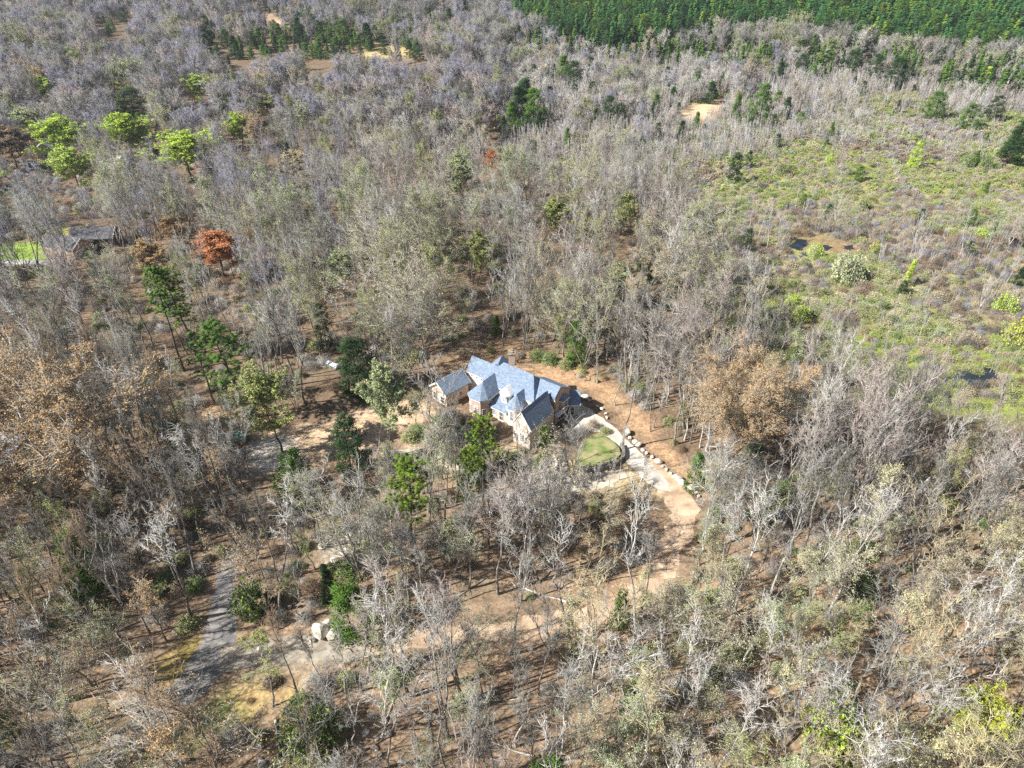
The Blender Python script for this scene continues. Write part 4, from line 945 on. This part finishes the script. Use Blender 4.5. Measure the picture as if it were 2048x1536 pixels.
for k in range(60):
    t = R.uniform(0, len(EDGE)-1.001); i_ = int(t); f_ = t-i_; x = EDGE[i_][0]*(1-f_)+EDGE[i_+1][0]*f_; y = EDGE[i_][1]*(1-f_)+EDGE[i_+1][1]*f_+R.uniform(-30, 22); g = G(x, y)
    add('shrub', R.choice(['brush', 'brush', 'bush'])+str(R.randrange(4)), R.choice(['brown','tan','grey','brown','olive']), g[0], g[1], R.uniform(.25, .7), 1.0)
# bare trees whose crowns stand against the house and driveway
F('bare_tree','bareP7','grey',1145,962,818,'bare round-crowned tree in front of the right side of the house',.75)
F('bare_tree','bareP5','white',1045,985,800,'thin bare tree against the stone front gable',.8)
F('bare_tree','bareP1','white',1238,960,845,'slender bare tree over the middle of the driveway',.6)
F('budding_tree','bud7','tan',905,900,790,'small tan budding tree between garage and octagonal wing',.6)
F('bare_tree','bareP2','white',1262,1300,935,'tallest forked white-barked tree left of the sandy track',.85)
F('bare_tree','bareG4','grey',1245,900,680,'stout dark-trunked bare tree behind the driveway boulders',1.0)
F('bare_tree','bareP3','pink',1700,960,730,'wide pinkish bare crown right of the golden-brown crown',1.5)

for k in range(22):
    x = R.uniform(850, 1235); y = R.uniform(930, 1020); g = G(x, y); h = R.uniform(8, 14)*(.7 if 1040 < x < 1130 else 1); k2 = R.choice([0,2,4,5,5]); pr = R.choice(['bareP','bareG','bareG'])+str(k2)
    add('bare_tree', pr, R.choice(['white','grey','grey']), g[0], g[1], h/PROTO[pr]['H'], 1.25)
for k in range(60):
    x = R.uniform(820, 1240); y = R.uniform(850, 1010); g = G(x, y)
    if inpoly([x], [y], [(845,740),(1170,740),(1180,870),(1120,930),(1070,945),(1050,900),(940,845),(860,830)])[0] or inpoly([x], [y], LAWN)[0] or (1095 < x < 1245 and y > 890): continue
    c = R.choice(['brown','tan','grey','olive','brown']); add('shrub', ('bush%d' if c in ('olive', 'tan') else 'brush%d') % R.randrange(4), c, g[0], g[1], R.uniform(.4, .9), 1.0)

# ------------------------------------------------------------------ fallen logs
def log_mesh(seed, n=6):
    T = TM(); g = np.random.default_rng(seed); L = g.uniform(7, 11); y = np.cumsum(g.normal(0, .12, n+1)); T.tube([(-L/2+L*k/n, y[k], .16) for k in range(n+1)], [.17*(1-.6*k/n) for k in range(n+1)], 6)
    for q in range(5):
        x = g.uniform(-.1, .5)*L; a = g.uniform(-1.2, 1.2); T.tube([(x, 0, .16), (x+g.uniform(.6, 1.8), math.sin(a)*1.4, .16+abs(math.cos(a))*.9)], [.06, .02], 4)
    return mesh_np('fallen_log', *T.get(), [M['bark' if seed % 2 else 'bark_pale']])
logs = [log_mesh(900+k) for k in range(5)]
LG = [(1570,1385),(1625,1330),(1500,1480),(1440,1330),(1010,1400),(860,1440),(940,1180),(1080,1190),(250,1290),(130,1230),(330,1250),(90,1380),(560,1500),(1180,1350),(1290,1280),(1700,1480),(1800,1290),(1950,1250),(1850,1400),(1460,1160),(1580,1120),(1700,1080),(620,990),(420,850),(350,900),(520,830),(780,1420),(700,1390),(1020,1500),(1330,1420),(200,1150)]
for k, (x, y) in enumerate(sorted(LG, key=lambda p: p[1])):
    o = link('fallen_log', logs[k % 5]); g = G(x, y); o.location = (g[0], g[1], 0); o.rotation_euler = (0, 0, R.uniform(0, 6.28)); sc = R.uniform(.6, 1.15); o.scale = (sc, sc, sc)
    tag(o, f"pale fallen log on the litter {'behind the house' if y < 810 else 'beyond the clearing' if y < 1000 else 'in the near woods'}, {ordn(k+1)} from the top", 'log', 'fallen logs on the forest floor')

# ------------------------------------------------------------------ pick the individuals, mass the rest
Zt = terrain([r['X'] for r in REC], [r['Y'] for r in REC])
for r, z in zip(REC, Zt):
    r['z'] = float(z)-.05; H = PROTO[r['pr']]['H']*r['s']; d = math.sqrt(r['X']**2+r['Y']**2+CAMH**2)
    cx, cy = PJ(r['X'], r['Y'], r['z']+H*.7); r['cx'], r['cy'] = cx, cy; r['H'] = H
    r['size'] = H*r['ws']/d if (-40 < cx < 2088 and -25 < cy < 1560) else 0
CAP = dict(bare_tree=300, budding_tree=300, pine_tree=300, cedar_tree=300, evergreen_tree=300, sapling=300, shrub=300)
FARSW = {'farpine': ('pine', 'pine'), 'farsap': ('sapling', 'sapling'), 'farbush': ('bush', 'bush')}
bykind = {}
for r in REC: bykind.setdefault(r['kind'], []).append(r)
LAND = [((1040,790),'the big house'),((885,780),'the garage'),((650,880),'the tan clearing'),((1290,920),'the driveway boulders'),((1190,915),'the raised lawn'),((1350,1090),'the sandy bend'),((1000,1265),'the straight sandy track'),((440,1240),'the shaded lane'),((600,1300),'the gravel junction'),((110,860),'the huge left oak'),((150,500),'the grey-roofed house'),((310,570),'the umbrella pine'),((485,680),'the big dark pine'),((720,1090),'the rocky gully'),((1460,760),'the golden-brown crown'),((1710,760),'the green swale'),((1950,755),'the dark creek'),((1620,490),'the scrub pond'),((1915,1430),'the golden tree'),((250,1450),'the bottom left lane'),((700,1480),'the bottom rocks'),((1300,1480),'the bottom centre edge'),((1600,1300),'the litter slope'),((1950,1100),'the right edge woods'),((100,1180),'the lone left cedar'),((985,310),'the small red tree'),((452,480),'the rust tree'),((120,260),'the brightest yellow tree'),((483,250),'the vivid green tree'),((1400,220),'the bare tan patch'),((770,110),'the far meadow'),((540,50),'the far cut bank'),((1050,200),'the dark evergreen clump'),((1500,40),'the pine plantation'),((1825,310),'the yellow scrub tree'),((1812,545),'the lime scrub tree'),((1000,600),'the woods behind the house'),((1200,430),'the middle woods'),((700,400),'the left middle woods')]
KN = dict(bare_tree='bare tree', budding_tree='budding tree', pine_tree='pine', cedar_tree='cedar', evergreen_tree='evergreen', sapling='sapling clump', shrub='shrub', green_tree='leafing tree', oak_tree='oak', broadleaf_evergreen='evergreen')
CAT = dict(bare_tree='tree', budding_tree='tree', pine_tree='pine', cedar_tree='cedar', evergreen_tree='evergreen', sapling='sapling', shrub='shrub', green_tree='tree', oak_tree='tree', broadleaf_evergreen='evergreen')
GRP = dict(bare_tree='bare trees in the woods', budding_tree='budding trees in the woods', pine_tree='pines', cedar_tree='cedars in the woods', evergreen_tree='evergreens in the background', sapling='pale saplings in the scrub', shrub='shrubs and undergrowth', green_tree='trees in fresh leaf')
indiv = []; mass = []
for k, L_ in bykind.items():
    L_.sort(key=lambda r: (r['label'] is None, -r['size']))
    cap = CAP.get(k, 300)
    for i, r in enumerate(L_): (indiv if (i < cap and (r['size'] > 0 or r['label'])) else mass).append(r)
# labels
bins = {}
for r in indiv:
    for f_, (n_, _) in FARSW.items():
        if r['pr'].startswith(f_): 
            H = r['H']; r['pr'] = n_+str(R.randrange(4)); r['s'] = H/PROTO[r['pr']]['H']
    if r['label']: continue
    hn = r['H']; sz = 'tall' if hn > (22 if 'tree' in r['kind'] or r['kind'] == 'pine_tree' else 2.2 if r['kind'] == 'shrub' else 6) else ('short' if hn < (15 if 'tree' in r['kind'] else 1.2 if r['kind'] == 'shrub' else 4.5) else 'mid-height')
    if r['kind'] in ('cedar_tree', 'evergreen_tree'): sz = 'tall' if hn > 11 else 'short' if hn < 7 else 'mid-height'
    dd = sorted(LAND, key=lambda l: (l[0][0]-r['cx'])**2+((l[0][1]-r['cy'])*1.2)**2)[0]
    dx = r['cx']-dd[0][0]; dy = r['cy']-dd[0][1]
    side = ('right of' if dx > 0 else 'left of') if abs(dx) > abs(dy) else ('below' if dy > 0 else 'above')
    r['_d'] = math.hypot(dx, dy)
    key = (f"{sz} {CNAME[r['col']]} {KN[r['kind']]}", side, dd[1]); bins.setdefault(key, []).append(r)
for (a, side, lm), L_ in bins.items():
    L_.sort(key=lambda r: r['_d'])
    for n, r in enumerate(L_):
        lk = PROTO[r['pr']]['look']; w_ = ' with '+lk if r['kind'] in ('bare_tree', 'budding_tree') else ''
        r['label'] = f"{a}{w_} {side} {lm}" if len(L_) == 1 else f"{a}{w_}, {'nearest' if n == 0 else ordn(n+1)} {side} {lm}"
def place(r):
    if len(r['label'].replace('-', ' ').split()) > 16: r['label'] = r['label'].replace(' with '+PROTO[r['pr']]['look'], '')
    P = PROTO[r['pr']]; e = empty(r['kind'], (r['X'], r['Y'], r['z']), 0)
    e.rotation_euler = (r['lean'][0], r['lean'][1], r['yaw']); e.scale = (r['s']*r['ws'], r['s']*r['ws'], r['s'])
    tag(e, r['label'], CAT[r['kind']], GRP.get(r['kind']))
    link('stems' if r['kind'] in ('shrub', 'sapling') else 'trunk', P['trunk'], e)
    link('foliage' if r['kind'] == 'shrub' else 'crown', P['crown'], e, PAL[r['col']])
for r in indiv: place(r)
# the rest: one stuff object per kind, geometry nodes instancing prototype meshes
def stuff(name, recs, label, cat):
    keys = sorted({(r['pr'], r['col']) for r in recs}); idx = {k: i for i, k in enumerate(keys)}
    pc = bpy.data.collections.new(name+'_sources')
    for i, (pr, c) in enumerate(keys):
        o = bpy.data.objects.new(f'src_{i:04d}', PROTO[pr]['merged']); o.color = (*PAL[c], 1); pc.objects.link(o)
    n = len(recs); me = bpy.data.meshes.new(name); me.vertices.add(n)
    me.vertices.foreach_set('co', np.array([(r['X'], r['Y'], r['z']) for r in recs], np.float32).ravel())
    def at(nm, t, d, f): a = me.attributes.new(nm, t, 'POINT'); a.data.foreach_set(f, d)
    at('pick', 'INT', np.array([idx[(r['pr'], r['col'])] for r in recs], np.int32), 'value')
    at('rot', 'FLOAT_VECTOR', np.array([(r['lean'][0], r['lean'][1], r['yaw']) for r in recs], np.float32).ravel(), 'vector')
    at('scl', 'FLOAT_VECTOR', np.array([(r['s']*r['ws'], r['s']*r['ws'], r['s']) for r in recs], np.float32).ravel(), 'vector')
    at('tint', 'FLOAT_COLOR', np.array([(*PAL[r['col']], 1) for r in recs], np.float32).ravel(), 'color')
    o = link(name, me); tag(o, label, cat, kind='stuff')
    ng = bpy.data.node_groups.new(name, 'GeometryNodeTree')
    ng.interface.new_socket('Geometry', in_out='INPUT', socket_type='NodeSocketGeometry'); ng.interface.new_socket('Geometry', in_out='OUTPUT', socket_type='NodeSocketGeometry')
    N = ng.nodes; L = ng.links; gi = N.new('NodeGroupInput'); go = N.new('NodeGroupOutput'); ip = N.new('GeometryNodeInstanceOnPoints')
    ci = N.new('GeometryNodeCollectionInfo'); ci.inputs['Collection'].default_value = pc; ci.inputs['Separate Children'].default_value = True; ci.inputs['Reset Children'].default_value = True
    def na(nm, t): a = N.new('GeometryNodeInputNamedAttribute'); a.data_type = t; a.inputs['Name'].default_value = nm; return a.outputs['Attribute']
    L.new(gi.outputs[0], ip.inputs['Points']); L.new(ci.outputs[0], ip.inputs['Instance']); ip.inputs['Pick Instance'].default_value = True
    L.new(na('pick', 'INT'), ip.inputs['Instance Index']); er = N.new('FunctionNodeEulerToRotation'); L.new(na('rot', 'FLOAT_VECTOR'), er.inputs[0]); L.new(er.outputs[0], ip.inputs['Rotation'])
    L.new(na('scl', 'FLOAT_VECTOR'), ip.inputs['Scale']); L.new(ip.outputs[0], go.inputs[0])
    o.modifiers.new('scatter', 'NODES').node_group = ng
def far_lod(r):
    if r['Y'] > 300:
        if r['pr'].startswith('bare'): n = 'far%d' % (int(r['pr'][-1]) % 6)
        elif r['pr'].startswith('bud'): n = 'farbud%d' % (int(r['pr'][-1]) % 4)
        elif r['pr'].startswith('cedar'): n = 'farcedar%d' % (int(r['pr'][-1]) % 2)
        else: return
        r['s'] = r['H']/PROTO[n]['H']; r['pr'] = n
for r in mass: far_lod(r)
SN = dict(bare_tree=('distant_bare_woods', 'grey leafless woodland filling the middle distance and background', 'woodland'), budding_tree=('distant_budding_woods', 'olive and tan budding trees mixed through the distant woodland', 'woodland'),
          pine_tree=('pine_plantation', 'dense green pine plantation across the top right', 'pine forest'), evergreen_tree=('distant_evergreens', 'dark evergreens dotted through the far woods', 'evergreens'), cedar_tree=('distant_cedars', 'dark cedars in the woods outside the near trees', 'evergreens'),
          sapling=('sapling_thicket', 'pale thin sapling thicket over the right background', 'thicket'), shrub=('scrub_cover', 'brown and olive scrub cover over the wet ground at right', 'scrub'))
mk = {}
for r in mass: mk.setdefault(r['kind'], []).append(r)
for k, L_ in mk.items():
    if k in SN: stuff(SN[k][0], L_, SN[k][1], SN[k][2])
print('RECORDS', {k: len(v) for k, v in bykind.items()}, 'indiv', len(indiv), 'mass', len(mass))

# ------------------------------------------------------------------ the air
if 1:
    bm = bmesh.new(); prism(bm, [(-1900, -250), (1900, -250), (1900, 2300), (-1900, 2300)], -14, 110)
    m = bpy.data.materials.new('haze'); m.use_nodes = True; N = m.node_tree.nodes; N.remove(N['Principled BSDF'])
    v = N.new('ShaderNodeVolumePrincipled'); v.inputs['Color'].default_value = (.80, .88, 1, 1); v.inputs['Density'].default_value = .00009; v.inputs['Anisotropy'].default_value = .2
    m.node_tree.links.new(v.outputs[0], N['Material Output'].inputs['Volume']); tag(bm_obj('haze', bm, m), 'thin bluish air between the near and far woods', 'haze', kind='stuff')
